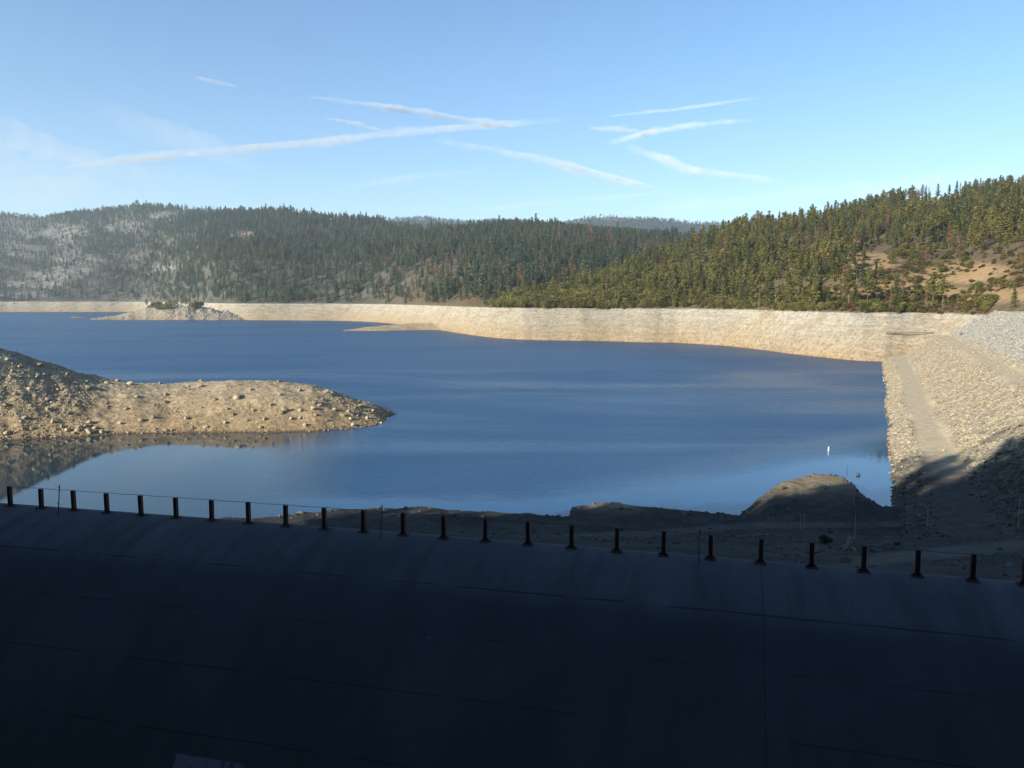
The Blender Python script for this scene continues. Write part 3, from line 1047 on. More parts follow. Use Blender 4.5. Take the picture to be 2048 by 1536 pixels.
def shrub(seed, Rr, Hh, dry=False):
    rng = random.Random(seed)
    tr, cr = Tri(), Tri()
    for k in range(4):
        a = rng.uniform(0, 6.28)
        tr.tube([(0, 0, -.3), (math.cos(a) * Rr * .3, math.sin(a) * Rr * .3, Hh * .55)], [.10, .04], 0, 5)
    lobes = [(rng.uniform(-.55, .55) * Rr, rng.uniform(-.55, .55) * Rr, rng.uniform(.35, .72) * Hh, rng.uniform(.38, .62)) for _ in range(7)]
    for cx, cy, cz, s in lobes:
        for k in range(52):
            d = Vector((rng.gauss(0, 1), rng.gauss(0, 1), rng.gauss(0, 1))).normalized() * rng.uniform(.75, 1.08)
            c = (cx + d.x * Rr * s, cy + d.y * Rr * s, max(.1, cz + d.z * Hh * s * .75))
            sz = Rr * .13 * rng.uniform(.6, 1.3)
            a, b = rng.uniform(0, 6.28), rng.uniform(-.8, .8)
            cr.quad(c, (math.cos(a) * sz, math.sin(a) * sz, math.sin(b) * sz), (-math.sin(a) * sz * .8, math.cos(a) * sz * .8, math.cos(a + b) * sz * .6), 0, rng)
    return tr, cr


def tri_mesh(name, t, mat):
    me = bpy.data.meshes.new(name)
    me.from_pydata(t.v, [], t.f)
    me.materials.append(mat)
    me.update()
    return me


def joined(name, tr, cr, mt, mc):
    b = len(tr.v)
    me = bpy.data.meshes.new(name)
    me.from_pydata(tr.v + cr.v, [], tr.f + [tuple(b + k for k in f) for f in cr.f])
    me.materials.append(mt)
    me.materials.append(mc)
    me.polygons.foreach_set('material_index', np.array([0] * len(tr.f) + [1] * len(cr.f), np.int32))
    me.update()
    return bpy.data.objects.new(name, me)


KINDS_ = {}   # stock shapes
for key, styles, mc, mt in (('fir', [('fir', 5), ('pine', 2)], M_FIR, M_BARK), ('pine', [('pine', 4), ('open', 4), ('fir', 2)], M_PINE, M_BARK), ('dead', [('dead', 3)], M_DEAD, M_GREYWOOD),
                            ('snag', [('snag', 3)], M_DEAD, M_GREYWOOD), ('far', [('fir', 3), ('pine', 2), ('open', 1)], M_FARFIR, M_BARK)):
    lst, sd = [], 0
    for st, cnt in styles:
        for c in range(cnt):
            sd += 1
            lst.append(conifer(100 * len(KINDS_) + sd, 24.0, st) + (mt, mc))
    KINDS_[key] = lst
KINDS_['shrub'] = [shrub(900 + k, 3.2, 3.6 + .5 * k) + (M_GREYWOOD, M_SHRUB) for k in range(4)]
M_DARKSHRUB = mat_leaf('dark_shrub_leaves', (.022, .026, .016), (.04, .042, .026))
KINDS_['shadebush'] = [shrub(970, 2.6, 2.6) + (M_GREYWOOD, M_DARKSHRUB)]
KINDS_['dry'] = [shrub(950 + k, 2.6, 2.4) + (M_GREYWOOD, M_DRYSHRUB) for k in range(2)]

_protos = {}


def proto_collection(key, kinds):
    if key in _protos: return _protos[key]
    c = bpy.data.collections.new('stock_' + key)
    for i, t in enumerate([x for k in kinds for x in KINDS_[k]]):
        ob = joined(f'stock_{key}_{i:02d}', t[0], t[1], t[2], t[3])
        c.objects.link(ob)
    _protos[key] = (c, len(c.objects))
    return _protos[key]


def scatter(name, pts, scale, rotz, pick, coll, label=None, tilt=None):
    """one stuff object: geometry nodes put a copy of the stock on every vertex"""
    me = bpy.data.meshes.new(name)
    me.vertices.add(len(pts))
    me.vertices.foreach_set('co', np.asarray(pts, np.float32).ravel())
    a = me.attributes.new('size', 'FLOAT_VECTOR', 'POINT')
    a.data.foreach_set('vector', np.asarray(scale, np.float32).ravel())
    a = me.attributes.new('turn', 'FLOAT_VECTOR', 'POINT')
    rr = np.zeros((len(pts), 3), np.float32) if tilt is None else np.asarray(tilt, np.float32)
    rr[:, 2] = rotz
    a.data.foreach_set('vector', rr.ravel())
    a = me.attributes.new('pick', 'INT', 'POINT')
    a.data.foreach_set('value', np.asarray(pick, np.int32))
    ob = bpy.data.objects.new(name, me)
    COL.objects.link(ob)
    ng = bpy.data.node_groups.new(name + '_scatter', 'GeometryNodeTree')
    ng.interface.new_socket('Geometry', in_out='INPUT', socket_type='NodeSocketGeometry')
    ng.interface.new_socket('Geometry', in_out='OUTPUT', socket_type='NodeSocketGeometry')
    N = ng.nodes.new
    gi, go = N('NodeGroupInput'), N('NodeGroupOutput')
    iop = N('GeometryNodeInstanceOnPoints')
    ci = N('GeometryNodeCollectionInfo')
    ci.inputs[0].default_value = coll
    ci.inputs['Separate Children'].default_value = True
    ci.inputs['Reset Children'].default_value = True
    iop.inputs['Pick Instance'].default_value = True

    def named(nm, typ):
        q = N('GeometryNodeInputNamedAttribute')
        q.data_type = typ
        q.inputs[0].default_value = nm
        return q.outputs[0]
    L = ng.links.new
    L(gi.outputs[0], iop.inputs['Points'])
    L(ci.outputs[0], iop.inputs['Instance'])
    L(named('pick', 'INT'), iop.inputs['Instance Index'])
    e2r = N('FunctionNodeEulerToRotation')
    L(named('turn', 'FLOAT_VECTOR'), e2r.inputs[0])
    L(e2r.outputs[0], iop.inputs['Rotation'])
    L(named('size', 'FLOAT_VECTOR'), iop.inputs['Scale'])
    L(iop.outputs[0], go.inputs[0])
    md = ob.modifiers.new('scatter', 'NODES')
    md.node_group = ng
    tag(ob, label, None, None, 'stuff')
    return ob


def normal_tilt(n):
    return np.stack([RNG.uniform(-.4, .4, n), RNG.uniform(-.4, .4, n), np.zeros(n)], -1)


_mesh_cache = {}


def place_tree(kind, idx, loc, h, rz, label, cat, group, name, wide=1.0):
    t = KINDS_[kind][idx]
    key = (kind, idx)
    if key not in _mesh_cache:
        _mesh_cache[key] = (tri_mesh(f'{name}_trunk', t[0], t[2]), tri_mesh(f'{name}_crown', t[1], t[3]))
    r = empty(name, loc, rz)
    ref = 24.0 if kind not in ('shrub', 'dry', 'shadebush') else 4.0
    s = h / ref
    r.scale = (s * wide, s * wide, s)
    for nm, me in zip(('trunk', 'crown') if kind not in ('shrub', 'dry', 'shadebush') else ('stem', 'foliage'), _mesh_cache[key]):
        if len(me.polygons) == 0: continue
        ob = bpy.data.objects.new(nm, me)
        COL.objects.link(ob)
        ob.parent = r
    tag(r, label, cat, group)
    return r


# --- candidates on the near hill
def sample(npts, px0, px1, d0, d1):
    px = RNG.uniform(px0, px1, npts)
    d = np.sqrt(RNG.uniform(d0 ** 2, d1 ** 2, npts))
    x = c_of(px) * d
    return px, x, d, terrain(x, d)


px, x, d, z = sample(60000, 930, 2200, 480, 1450)
S = shore_d(px)
W = ip(px, WIDTH)
dA = ip(px, RIDGE_A_D)
zA_ = CAMZ + slope_of(ip(px, RIDGE_A)) * dA
ok = (d > S + W + 3) & (d < dA + 45) & (zA_ > 31)
gm = patch(x, d, z, GRASSP)
ax, ay = pixel_of(x, d, z)
bushy = sstep(1380, 1100, ax) * sstep(500, 560, ay)                       # broadleaf scrub on the low nose
dry = np.maximum(sstep(1580, 1780, ax) * sstep(462, 520, ay), .6 * sstep(1250, 1330, ax) * sstep(1400, 1340, ax) * sstep(525, 540, ay) * sstep(580, 560, ay))   # sparse burnt slope to the right
clump = sstep(-.35, .25, fbm(x, d, 60, 3, 101))
dens = (.25 + .75 * clump) * (1 - .93 * gm) * (1 - .90 * dry) * (1 - .6 * bushy)
dens = dens * ip(px, [(930, 1), (1400, 1), (1700, .8), (2200, .75)])
keep = ok & (RNG.random(len(px)) < dens * .27)
T = np.stack([x, d, z, ax, ay], -1)[keep]
T = T[np.argsort(T[:, 1])]
# thin out by spacing
sel, cell = [], {}
for i, q in enumerate(T):
    k = (int(q[0] // 5.5), int(q[1] // 5.5))
    if any((k[0] + a, k[1] + b) in cell and (cell[(k[0] + a, k[1] + b)][0] - q[0]) ** 2 + (cell[(k[0] + a, k[1] + b)][1] - q[1]) ** 2 < 26 for a in (-1, 0, 1) for b in (-1, 0, 1)): continue
    cell[k] = q
    sel.append(i)
T = T[sel]
STANDOUT = ((1322, 548, 34, 'orange brown dead conifer beside the bare patch low on the hillside'), (1440, 508, 34, 'rust red dead conifer near the left shoulder of the near hill'),
                           (1614, 502, 34, 'pale brown dead conifer left of the burnt clearing'), (1771, 462, 30, 'reddish dead conifer high below the open ridge'),
                           (1918, 522, 58, 'tall tan dead conifer with tiered bare limbs above the dry slope'), (1557, 458, 28, 'rust coloured dead conifer close under the skyline'),
                           (1806, 590, 46, 'brown dead conifer alone on the grassy lower slope'), (1643, 480, 36, 'russet dead conifer halfway up the near hill'))
STAND_P = [hit(q[0], q[1], terrain, 540, 1500) for q in STANDOUT]
for q, p in zip(STANDOUT, STAND_P):
    T = T[~((np.abs(T[:, 3] - q[0]) < 11) & (T[:, 1] < p.y + 6) & (T[:, 1] > p.y - 75))]
Hh = 13 + 15 * RNG.random(len(T)) ** 1.3
Hh *= np.interp(T[:, 3], [950, 1150, 1400, 2048], [.62, .8, 1.05, 1.0])
isdead = RNG.random(len(T)) < .07 + .12 * sstep(1600, 1750, T[:, 3]) * sstep(440, 500, T[:, 4])
shade_n = fbm(T[:, 0], T[:, 1], 80, 3, 111)
PINE_N, FIR_N = len(KINDS_['pine']), len(KINDS_['fir'])
print('near hill trees', len(T))
# the ones that show largest become trees of their own
size_px = Hh / T[:, 1]
inview = (T[:, 3] > 960) & (T[:, 3] < 2060)
order = np.argsort(-np.where(inview & ~isdead, size_px, 0))[:285]
single = np.zeros(len(T), bool)
single[order] = True
dead_idx = [i for i in np.argsort(-np.where(inview & isdead, size_px, 0))[:110] if isdead[i] and inview[i]]
single[dead_idx] = True
for i in order:
    q = T[i]
    young = Hh[i] < 15
    tall = Hh[i] > 24
    firry = RNG.random() < (.38 if shade_n[i] > 0 else .22)
    kind = 'fir' if firry else 'pine'
    idx = int(RNG.integers(0, FIR_N if firry else PINE_N))
    by_shore = q[4] > 585
    lab = ('dark green ' if firry else 'olive green ') + ('young ' if young else ('tall ' if tall else '')) + 'conifer ' + \
          ('rooted just above the pale shoreline band' if by_shore else 'in the sunlit forest on the near hillside')
    place_tree(kind, idx, (q[0], q[1], q[2] - .3), Hh[i], RNG.uniform(0, 6.28), lab, 'tree', 'conifers on the near hillside', 'conifer_tree', RNG.uniform(1.0, 1.45))
for i in dead_idx:
    q = T[i]
    sn = RNG.random() < .42
    place_tree('snag' if sn else 'dead', int(RNG.integers(0, 3)), (q[0], q[1], q[2] - .3), Hh[i] * .95, RNG.uniform(0, 6.28),
               'bare grey snag among the trees of the near hillside' if sn else 'rust brown dead conifer among green trees on the near hillside', 'tree', 'dead conifers on the near hillside', 'dead_conifer')
# a few dead trees that stand out in the picture: crown middle, base row, height in photo pixels
for (px_, py_, hp_, lab), p in zip(STANDOUT, STAND_P):
    place_tree('dead', int(RNG.integers(0, 3)), p, hp_ / F * p.y, RNG.uniform(0, 6), lab, 'tree', 'dead conifers on the near hillside', 'dead_conifer', 1.5)
for px_, py_, hp_, wd, lab in ((2029, 617, 50, 1.5, 'dense dark conifer standing alone beside the dam road'), (1494, 552, 62, 1.2, 'big spreading fir with a dark shaded flank in mid slope'),
                               (1795, 628, 44, 1.0, 'small dark conifer on the brink of the shoreline band'), (1640, 606, 62, 1.1, 'tall two tone conifer above the shore bushes')):
    p = hit(px_, py_, terrain, 505, 1500) if px_ < 2000 else at_y(px_, py_, 352)
    place_tree('fir', int(RNG.integers(0, 3)), p - Vector((0, 0, .4)), hp_ / F * p.y, RNG.uniform(0, 6), lab, 'tree', 'conifers on the near hillside', 'conifer_tree', wd)
# the rest of the near forest
rest = ~single
coll, cn = proto_collection('near', ['pine', 'fir', 'dead', 'snag'])
nd = len(KINDS_['dead'])
ns = len(KINDS_['snag'])
pick = np.where(RNG.random(len(T)) < .68, RNG.integers(0, PINE_N, len(T)), PINE_N + RNG.integers(0, FIR_N, len(T)))
pick = np.where(isdead, PINE_N + FIR_N + RNG.integers(0, nd + ns, len(T)), pick)
s3 = (Hh / 24)[:, None] * np.stack([RNG.uniform(1.0, 1.45, len(T))] * 2 + [np.ones(len(T))], -1)
scatter('forest', T[rest][:, :3] - [0, 0, .3], s3[rest], RNG.uniform(0, 6.28, rest.sum()), pick[rest], coll, 'sunlit conifer forest covering the near hillside')

# --- scrub on the near hill
px, x, d, z = sample(60000, 940, 2200, 480, 1250)
S = shore_d(px)
W = ip(px, WIDTH)
ok = (d > S + W + 2) & (d < ip(px, RIDGE_A_D) + 10)
ax, ay = pixel_of(x, d, z)
bushy = sstep(1400, 1120, ax) * sstep(480, 560, ay)
dry = sstep(1560, 1800, ax) * sstep(470, 560, ay)
low = sstep(575, 605, ay)
dn = .12 + 1.0 * bushy + (.38 * dry + 1.0 * low * (1 - .5 * dry))
dn = dn * (.3 + .7 * sstep(-.3, .2, fbm(x, d, 25, 3, 121))) * (1 - .6 * patch(x, d, z, GRASSP))
keep = ok & (RNG.random(len(px)) < dn * .42 * np.interp(d, [1200, 1800, 2600], [2.2, 1.6, 1.0]))
B = np.stack([x, d, z, ax, ay], -1)[keep]
B = B[np.argsort(B[:, 1])]
dryk = RNG.random(len(B)) < .12 + .6 * sstep(1560, 1760, B[:, 3])
bh = RNG.uniform(2.4, 5.8, len(B)) * np.interp(B[:, 3], [1000, 1300, 1500, 2048], [1.7, 1.35, .9, .85]) * np.where(dryk, .8, 1)
inv = (B[:, 3] > 950) & (B[:, 3] < 2060)
first = np.argsort(-np.where(inv, bh / B[:, 1], 0))[:240]
sg = np.zeros(len(B), bool)
sg[first] = True
print('near hill shrubs', len(B))
for i in first:
    q = B[i]
    nose = q[3] < 1350
    lab = 'dry brownish bush on the slope above the shore' if dryk[i] else ('rounded olive evergreen shrub on the low nose of the hill' if nose else 'green bush growing just above the pale shore')
    place_tree('dry' if dryk[i] else 'shrub', int(RNG.integers(0, 2 if dryk[i] else 4)), (q[0], q[1], q[2] - .2), bh[i], RNG.uniform(0, 6.28), lab, 'bush', 'bushes above the shore', 'shrub', RNG.uniform(.9, 1.35))
coll, cn = proto_collection('scrub', ['shrub', 'dry'])
r_ = ~sg
pick = np.where(dryk, 4 + RNG.integers(0, 2, len(B)), RNG.integers(0, 4, len(B)))
s3 = (bh / 4.0)[:, None] * np.stack([RNG.uniform(.9, 1.35, len(B))] * 2 + [np.ones(len(B))], -1)
scatter('undergrowth', B[r_][:, :3] - [0, 0, .2], s3[r_], RNG.uniform(0, 6.28, r_.sum()), pick[r_], coll, 'scrub and bushes covering the near hillside')

# --- far forests
px, x, d, z = sample(230000, -420, 1560, 850, 4700)
S = shore_d(px)
W = ip(px, WIDTH)
dB = ip(px, RIDGE_B_D)
ok = (d > S + W + 4) & (d < dB + 60) & (z > FULL) & ((px < 985) | (d > ip(px, RIDGE_A_D) + 50))
rk = patch(x, d, z, ROCKP)
gm = patch(x, d, z, GRASSP)
left = sstep(460, 150, px)
cl = fbm(x, d, 230, 4, 131)
near_ridge = sstep(dB - 260, dB - 20, d)
dn = (1 - .62 * rk) * (1 - .92 * gm) * (.75 + .25 * sstep(-.3, .2, cl)) * (1 - .72 * near_ridge) * (1 - left * .62 * sstep(-.2, .35, fbm(x, d, 190, 4, 88)))
keep = ok & (RNG.random(len(px)) < dn * .42)
pxk, X_, D_, Z_ = px[keep], x[keep], d[keep], z[keep]
hh = (11 + 20 * RNG.random(len(X_)) ** 1.4) * np.interp(pxk, [0, 400, 900], [.78, .95, 1.0]) * np.where(D_ < 1750, .95, 1) * np.where(RNG.random(len(X_)) < .06, 1.35, 1)
burnt = sstep(.12, .38, fbm(X_, D_, 150, 4, 141)) * .30 + .06
burnt = burnt * np.interp(pxk, [0, 500, 800, 1400], [.6, .6, 1.4, 1.8])
dk_ = RNG.random(len(X_)) < burnt
coll, cn = proto_collection('far', ['far', 'dead', 'snag'])
nf = len(KINDS_['far'])
pick = np.where(dk_, nf + RNG.integers(0, nd + ns, len(X_)), RNG.integers(0, nf, len(X_)))
print('far trees', len(X_))
s3 = (hh / 24)[:, None] * np.stack([RNG.uniform(1.1, 1.6, len(X_))] * 2 + [np.ones(len(X_))], -1)
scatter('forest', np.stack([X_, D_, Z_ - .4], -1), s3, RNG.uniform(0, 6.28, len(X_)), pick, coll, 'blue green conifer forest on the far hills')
px, x, d, z = sample(60000, 600, 1650, 4200, 6700)
keep = (RNG.random(len(px)) < .30 * (1 - .85 * patch(x, d, z, ROCKP)))
n_ = int(keep.sum())
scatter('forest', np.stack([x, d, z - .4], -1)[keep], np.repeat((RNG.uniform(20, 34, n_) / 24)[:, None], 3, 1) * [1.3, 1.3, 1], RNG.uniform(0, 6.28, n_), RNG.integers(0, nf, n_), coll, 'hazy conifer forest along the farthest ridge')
# shade forest on the hillside beside the viewer
s_ = RNG.uniform(-135, 60, 460)
a_ = RNG.uniform(-105, -52, 460)
z_ = hillside(s_, a_)
P_ = np.stack([PERP.x * s_ + DIRV.x * a_, PERP.y * s_ + DIRV.y * a_, z_ - .3], -1)
sc3 = np.repeat((RNG.uniform(.55, .95, 460))[:, None], 3, 1)
extra, esc = [], []
for px_, py_, wd in ((1905, 918, 2.0), (1928, 904, 2.2), (1948, 912, 1.8), (2046, 870, 2.6), (2070, 862, 2.4), (2022, 890, 1.8), (1868, 936, 1.5), (1812, 985, 1.4), (1985, 975, 1.6), (1840, 968, 1.3), (2110, 850, 2.2), (2140, 850, 2.4), (1910, 945, 1.8), (2060, 920, 2.2), (2000, 925, 1.3)):
    p = hit(px_, py_, dam, 90, 300)
    s1, a1 = p.x * PERP.x + p.y * PERP.y, p.x * DIRV.x + p.y * DIRV.y
    top = p.z + TS_ * a1 + TS_ * 60
    g1 = float(hillside(np.array([s1]), np.array([-60.0]))[0])
    h1 = max(top - g1, 6)
    print('shade tree', px_, round(s1, 1), round(h1, 1))
    extra.append((PERP.x * s1 - DIRV.x * 60, PERP.y * s1 - DIRV.y * 60, g1 - .3))
    esc.append((h1 / 24 * 1.35 * (wd * 18 / h1 if h1 > 18 else wd), ) * 2 + (h1 / 24,))
P_ = np.concatenate([P_, np.array(extra)])
sc3 = np.concatenate([sc3, np.array(esc)])
scatter('forest', P_, sc3, RNG.uniform(0, 6.28, len(P_)), np.concatenate([RNG.integers(0, nf, 460), np.full(len(extra), 4)]), coll)

# --- trees on the knoll
k_i = 0
for px_ in np.concatenate([np.linspace(293, 402, 15), RNG.uniform(298, 403, 13)]):
    dd_ = 1530 + RNG.uniform(-6, 40)
    x_ = c_of(px_) * dd_
    z_ = float(knoll(np.array([x_]), np.array([dd_]))[0])
    tall = 345 < px_ < 385 and RNG.random() < .7
    if RNG.random() < .45:
        place_tree('pine', int(RNG.integers(0, PINE_N)), (x_, dd_, z_ - .5), (RNG.uniform(18, 25) if tall else RNG.uniform(12, 18)), RNG.uniform(0, 6), 'small pine on top of the rocky knoll across the lake', 'tree', 'trees on the knoll', 'pine_tree', 1.5)
    else:
        place_tree('shrub', int(RNG.integers(0, 4)), (x_, dd_, z_ - .5), RNG.uniform(9, 15), RNG.uniform(0, 6), 'dark rounded bush on top of the rocky knoll across the lake', 'bush', 'bushes on the knoll', 'shrub', 1.0)

# ------------------------------------------------------------------ rocks
M_ROCK = mat_rock('granite', (.315, .255, .172))
M_PALE = mat_rock('pale_granite', (.285, .245, .17))
M_GREYROCK = mat_rock('grey_granite', (.27, .26, .225))
M_DARKROCK = mat_rock('shade_toned_granite', (.080, .077, .069), .6)  # dark granite copy with bank shade in its colour; also serves truly dark rocks


def rock_mesh(seed, mat, squash=.72):
    rng = np.random.default_rng(seed)
    bm = bmesh.new()
    bmesh.ops.create_icosphere(bm, subdivisions=2, radius=.5)
    dirs = rng.normal(size=(9, 3))
    dirs /= np.linalg.norm(dirs, axis=1)[:, None]
    cut = rng.uniform(.28, .46, 9)
    st = rng.uniform(.75, 1.25, 3)
    for v in bm.verts:
        p = np.array(v.co)
        for k in range(9):
            e = p @ dirs[k] - cut[k]
            if e > 0: p = p - dirs[k] * e * .9
        p = p * (1 + rng.uniform(-.05, .05)) * st
        v.co = Vector((p[0], p[1], p[2] * squash))
    me = bpy.data.meshes.new(f'boulder_shape')
    bm.to_mesh(me)
    bm.free()
    me.materials.append(mat)
    return me


def rock_coll(key, mat, n=6):
    c = bpy.data.collections.new('stock_' + key)
    for k in range(n):
        c.objects.link(bpy.data.objects.new(f'stock_{key}_{k}', rock_mesh(hash(key) % 1 + 300 + k + len(key) * 10, mat)))
    return c


RC = rock_coll('rubble', M_ROCK)
RP = rock_coll('palerubble', M_PALE)
RG = rock_coll('greyrubble', M_GREYROCK)
RD = rock_coll('darkrubble', M_DARKROCK)


def rubble(name, P, size, coll, label):
    n = len(P)
    s3 = size[:, None] * np.stack([RNG.uniform(.75, 1.3, n), RNG.uniform(.75, 1.3, n), RNG.uniform(.7, 1.2, n)], -1)
    P = np.array(P)
    P[:, 2] += size * .05
    return scatter(name, P, s3, RNG.uniform(0, 6.28, n), RNG.integers(0, 6, n), coll, label, normal_tilt(n))


# on the point: scree on the western ridge and at the tip, gravel in between
n = 90000
px = RNG.uniform(-420, 792, n)
d = RNG.uniform(222, 300, n)
x = c_of(px) * d
z = point(x, d)
stony = np.maximum(np.maximum(sstep(205, 120, px + fbm(x, d, 8, 3, 151) * 60), sstep(655, 715, px)), .10 + .75 * sstep(.0, .35, fbm(x, d, 7, 3, 152)) * sstep(9, 5.5, z))
stony = np.maximum(stony, .55 * sstep(1.6, .3, z))
k = (z > .02) & (RNG.random(n) < stony * .75)
sz = (.18 + .5 * RNG.random(n) ** 3 + .75 * RNG.random(n) ** 14) * np.where(px < 190, .95, .8)
rubble('rubble', np.stack([x, d, z], -1)[k], sz[k], RC, 'stones and gravel strewn over the point')
BL = [(281, 842, 14), (306, 836, 11), (180, 866, 16), (205, 866, 14), (179, 846, 12), (172, 853, 10), (172, 837, 8), (135, 862, 11), (125, 855, 11), (474, 797, 18), (179, 777, 11), (115, 781, 9), (214, 767, 9),
      (236, 763, 11), (260, 769, 12), (320, 768, 8), (402, 763, 10), (401, 774, 12), (332, 806, 9), (214, 807, 10), (275, 794, 9), (332, 790, 9), (384, 858, 10), (411, 856, 9), (345, 861, 8), (332, 862, 9), (50, 837, 10),
      (64, 859, 10), (97, 820, 13), (80, 731, 10), (107, 737, 8), (135, 750, 9), (630, 807, 15), (640, 812, 10), (627, 818, 10), (570, 822, 16), (564, 827, 11), (600, 822, 10), (601, 837, 9), (697, 824, 10),
      (686, 832, 13), (701, 838, 9), (706, 851, 9), (762, 848, 9), (746, 822, 8), (589, 766, 10), (559, 764, 11), (467, 830, 8), (455, 819, 9), (530, 839, 9), (652, 785, 10), (664, 787, 9), (507, 822, 8), (410, 855, 9),
      (492, 842, 9), (544, 811, 9), (631, 831, 9), (582, 838, 9), (670, 821, 10), (155, 862, 12), (160, 855, 11), (148, 868, 10), (190, 858, 12), (12, 812, 11), (30, 790, 10), (60, 780, 11), (22, 755, 10), (95, 800, 10),
      (120, 800, 9), (150, 812, 10), (75, 755, 9), (40, 735, 9), (15, 720, 9), (140, 828, 10), (15, 868, 12), (105, 845, 10), (720, 812, 9), (735, 838, 10), (655, 842, 9), (610, 852, 10), (520, 856, 10), (450, 846, 9),
      (372, 838, 9), (240, 848, 10), (252, 818, 8), (430, 800, 9), (560, 790, 9), (600, 782, 9), (645, 800, 9), (500, 780, 9)]
bmesh_pool = [rock_mesh(700 + k, M_ROCK if k % 2 else M_PALE, .8) for k in range(8)]
SPECIAL = {0: 'whitish boulder with a smaller one beside it, low in the middle of the point', 2: 'big rounded boulder at the waterline in the heap below the scree ridge', 9: 'pale block shaped boulder on the upper middle of the point',
           13: 'white rounded boulder on the skyline of the saddle', 16: 'small pale boulder perched on the crest of the point', 32: 'large pale boulder, biggest of the cluster near the tip',
           35: 'wide light boulder low on the front of the point', 29: 'white boulder sitting on the dark ridge line', 43: 'tan boulder at the very foot of the tip, touching water'}
for i, (px_, py_, wpx) in enumerate(BL):
    p = hit(px_, py_, point, 215, 300, 1500)
    s = wpx / F * p.y * 1.05
    ob = bpy.data.objects.new('boulder', bmesh_pool[i % 8])
    COL.objects.link(ob)
    ob.location = (p.x, p.y, p.z + s * .16)
    ob.rotation_euler = (RNG.uniform(-.3, .3), RNG.uniform(-.3, .3), RNG.uniform(0, 6.28))
    ob.scale = (s * RNG.uniform(.9, 1.25), s * RNG.uniform(.85, 1.15), s * RNG.uniform(.85, 1.15))
    lab = SPECIAL.get(i) or ('rough grey boulder on the scree slope of the ridge at the point\'s base' if px_ < 215 else ('tan boulder among dark stones near the tip of the point' if px_ > 640 else 'tan boulder lying on the gravel slope of the point'))
    tag(ob, lab, 'boulder', 'boulders on the gravel point')

# along the far drawdown band
n = 150000
px = RNG.uniform(-60, 1800, n)
t_ = RNG.uniform(-1, 64, n)
d = shore_d(px) + t_
x = c_of(px) * d
z = terrain(x, d)
cl = .08 + .9 * sstep(.12, .45, fbm(x, d, 22, 4, 161)) + .4 * sstep(21, 29, z) * sstep(-.1, .2, fbm(x, d, 40, 3, 163))
k = (z > .05) & (z < 31) & (RNG.random(n) < cl * .32)
sz = (.25 + .6 * RNG.random(n) ** 3 + 1.2 * RNG.random(n) ** 20) * np.interp(px, [0, 300, 600, 1000, 1800], [2.6, 2.4, 1.6, 1.05, .85])
rubble('rubble', np.stack([x, d, z], -1)[k], sz[k], RP, 'pale rocks scattered over the far drawdown band')
# knoll rocks
n = 5000
px = RNG.uniform(170, 500, n)
d = RNG.uniform(1490, 1550, n)
x = c_of(px) * d
z = knoll(x, d)
k = (z > .1) & (RNG.random(n) < .12 + .7 * sstep(315, 360, px))
sz = 1.0 + 3.2 * RNG.random(n) ** 3
rubble('rubble', np.stack([x, d, z], -1)[k], sz[k], RG, 'grey rocks covering the knoll')
n = 3000
x, d = RNG.uniform(-225, -20, n), RNG.uniform(860, 1080, n)
z = spit(x, d)
k = (z > .1)
sz = .4 + 1.3 * RNG.random(n) ** 4
rubble('rubble', np.stack([x, d, z], -1)[k], sz[k], RP, 'stones on the low gravel spit')

# dam face
n = 170000
l = RNG.uniform(-30, 440, n)
t_ = RNG.uniform(-.5, 59, n)
x = A0.x + l * DL.x + t_ * DN.x
y = A0.y + l * DL.y + t_ * DN.y
z = dam(x, y)
pm = path_mask(l, t_)
k = (RNG.random(n) < (1 - .985 * pm) * .34) & (z > -.2)
sz = (.24 + .38 * RNG.random(n) ** 2.2 + .8 * RNG.random(n) ** 14)
shade_tinted = sstep(338, 372, l + fbm(l, t_, 16, 4, 49) * 26 - np.clip(t_ - 6, -6, 40) * .45) > .45
rubble('rubble', np.stack([x, y, z], -1)[k & shade_tinted], sz[k & shade_tinted], RD, 'stones coloured dark for the shade at the near end of the dam')
k = k & ~shade_tinted
lowk = k & (z < 19)
rubble('rubble', np.stack([x, y, z], -1)[lowk], sz[lowk], RP, 'tan riprap stones on the lower face of the dam')
hik = k & (z >= 19)
rubble('rubble', np.stack([x, y, z], -1)[hik], sz[hik] * 1.15, RG, 'grey riprap stones on the upper face of the dam')

# near bank
n = 60000
px = RNG.uniform(480, 2300, n)
d = np.sqrt(RNG.uniform(40 ** 2, 168 ** 2, n))
x = c_of(px) * d
z = bank(x, d)
ax, ay = pixel_of(x, d, z)
rd = np.abs(ay - np.interp(ax, [1640, 1760, 1900, 2048, 2300], [1128, 1118, 1104, 1090, 1078])) < 13
band = sstep(.05, .4, fbm(x, d * 1.7, 16, 4, 171)) * sstep(136, 118, d) + .9 * sstep(2.2, .8, ip(px, BS) - d) + .8 * sstep(9, 3, ip(px, BS) - d) * np.maximum(sstep(1600, 1560, px) * sstep(1485, 1495, px), sstep(1715, 1730, px) * sstep(1800, 1790, px))
k = (z > -.3) & (RNG.random(n) < (.10 + .8 * band) * .3) & ~(rd & (ax > 1640))
sz = .2 + .5 * RNG.random(n) ** 3 + .7 * RNG.random(n) ** 18
rubble('rubble', np.stack([x, d, z], -1)[k], sz[k], RD, 'dark stones scattered on the shaded bank')
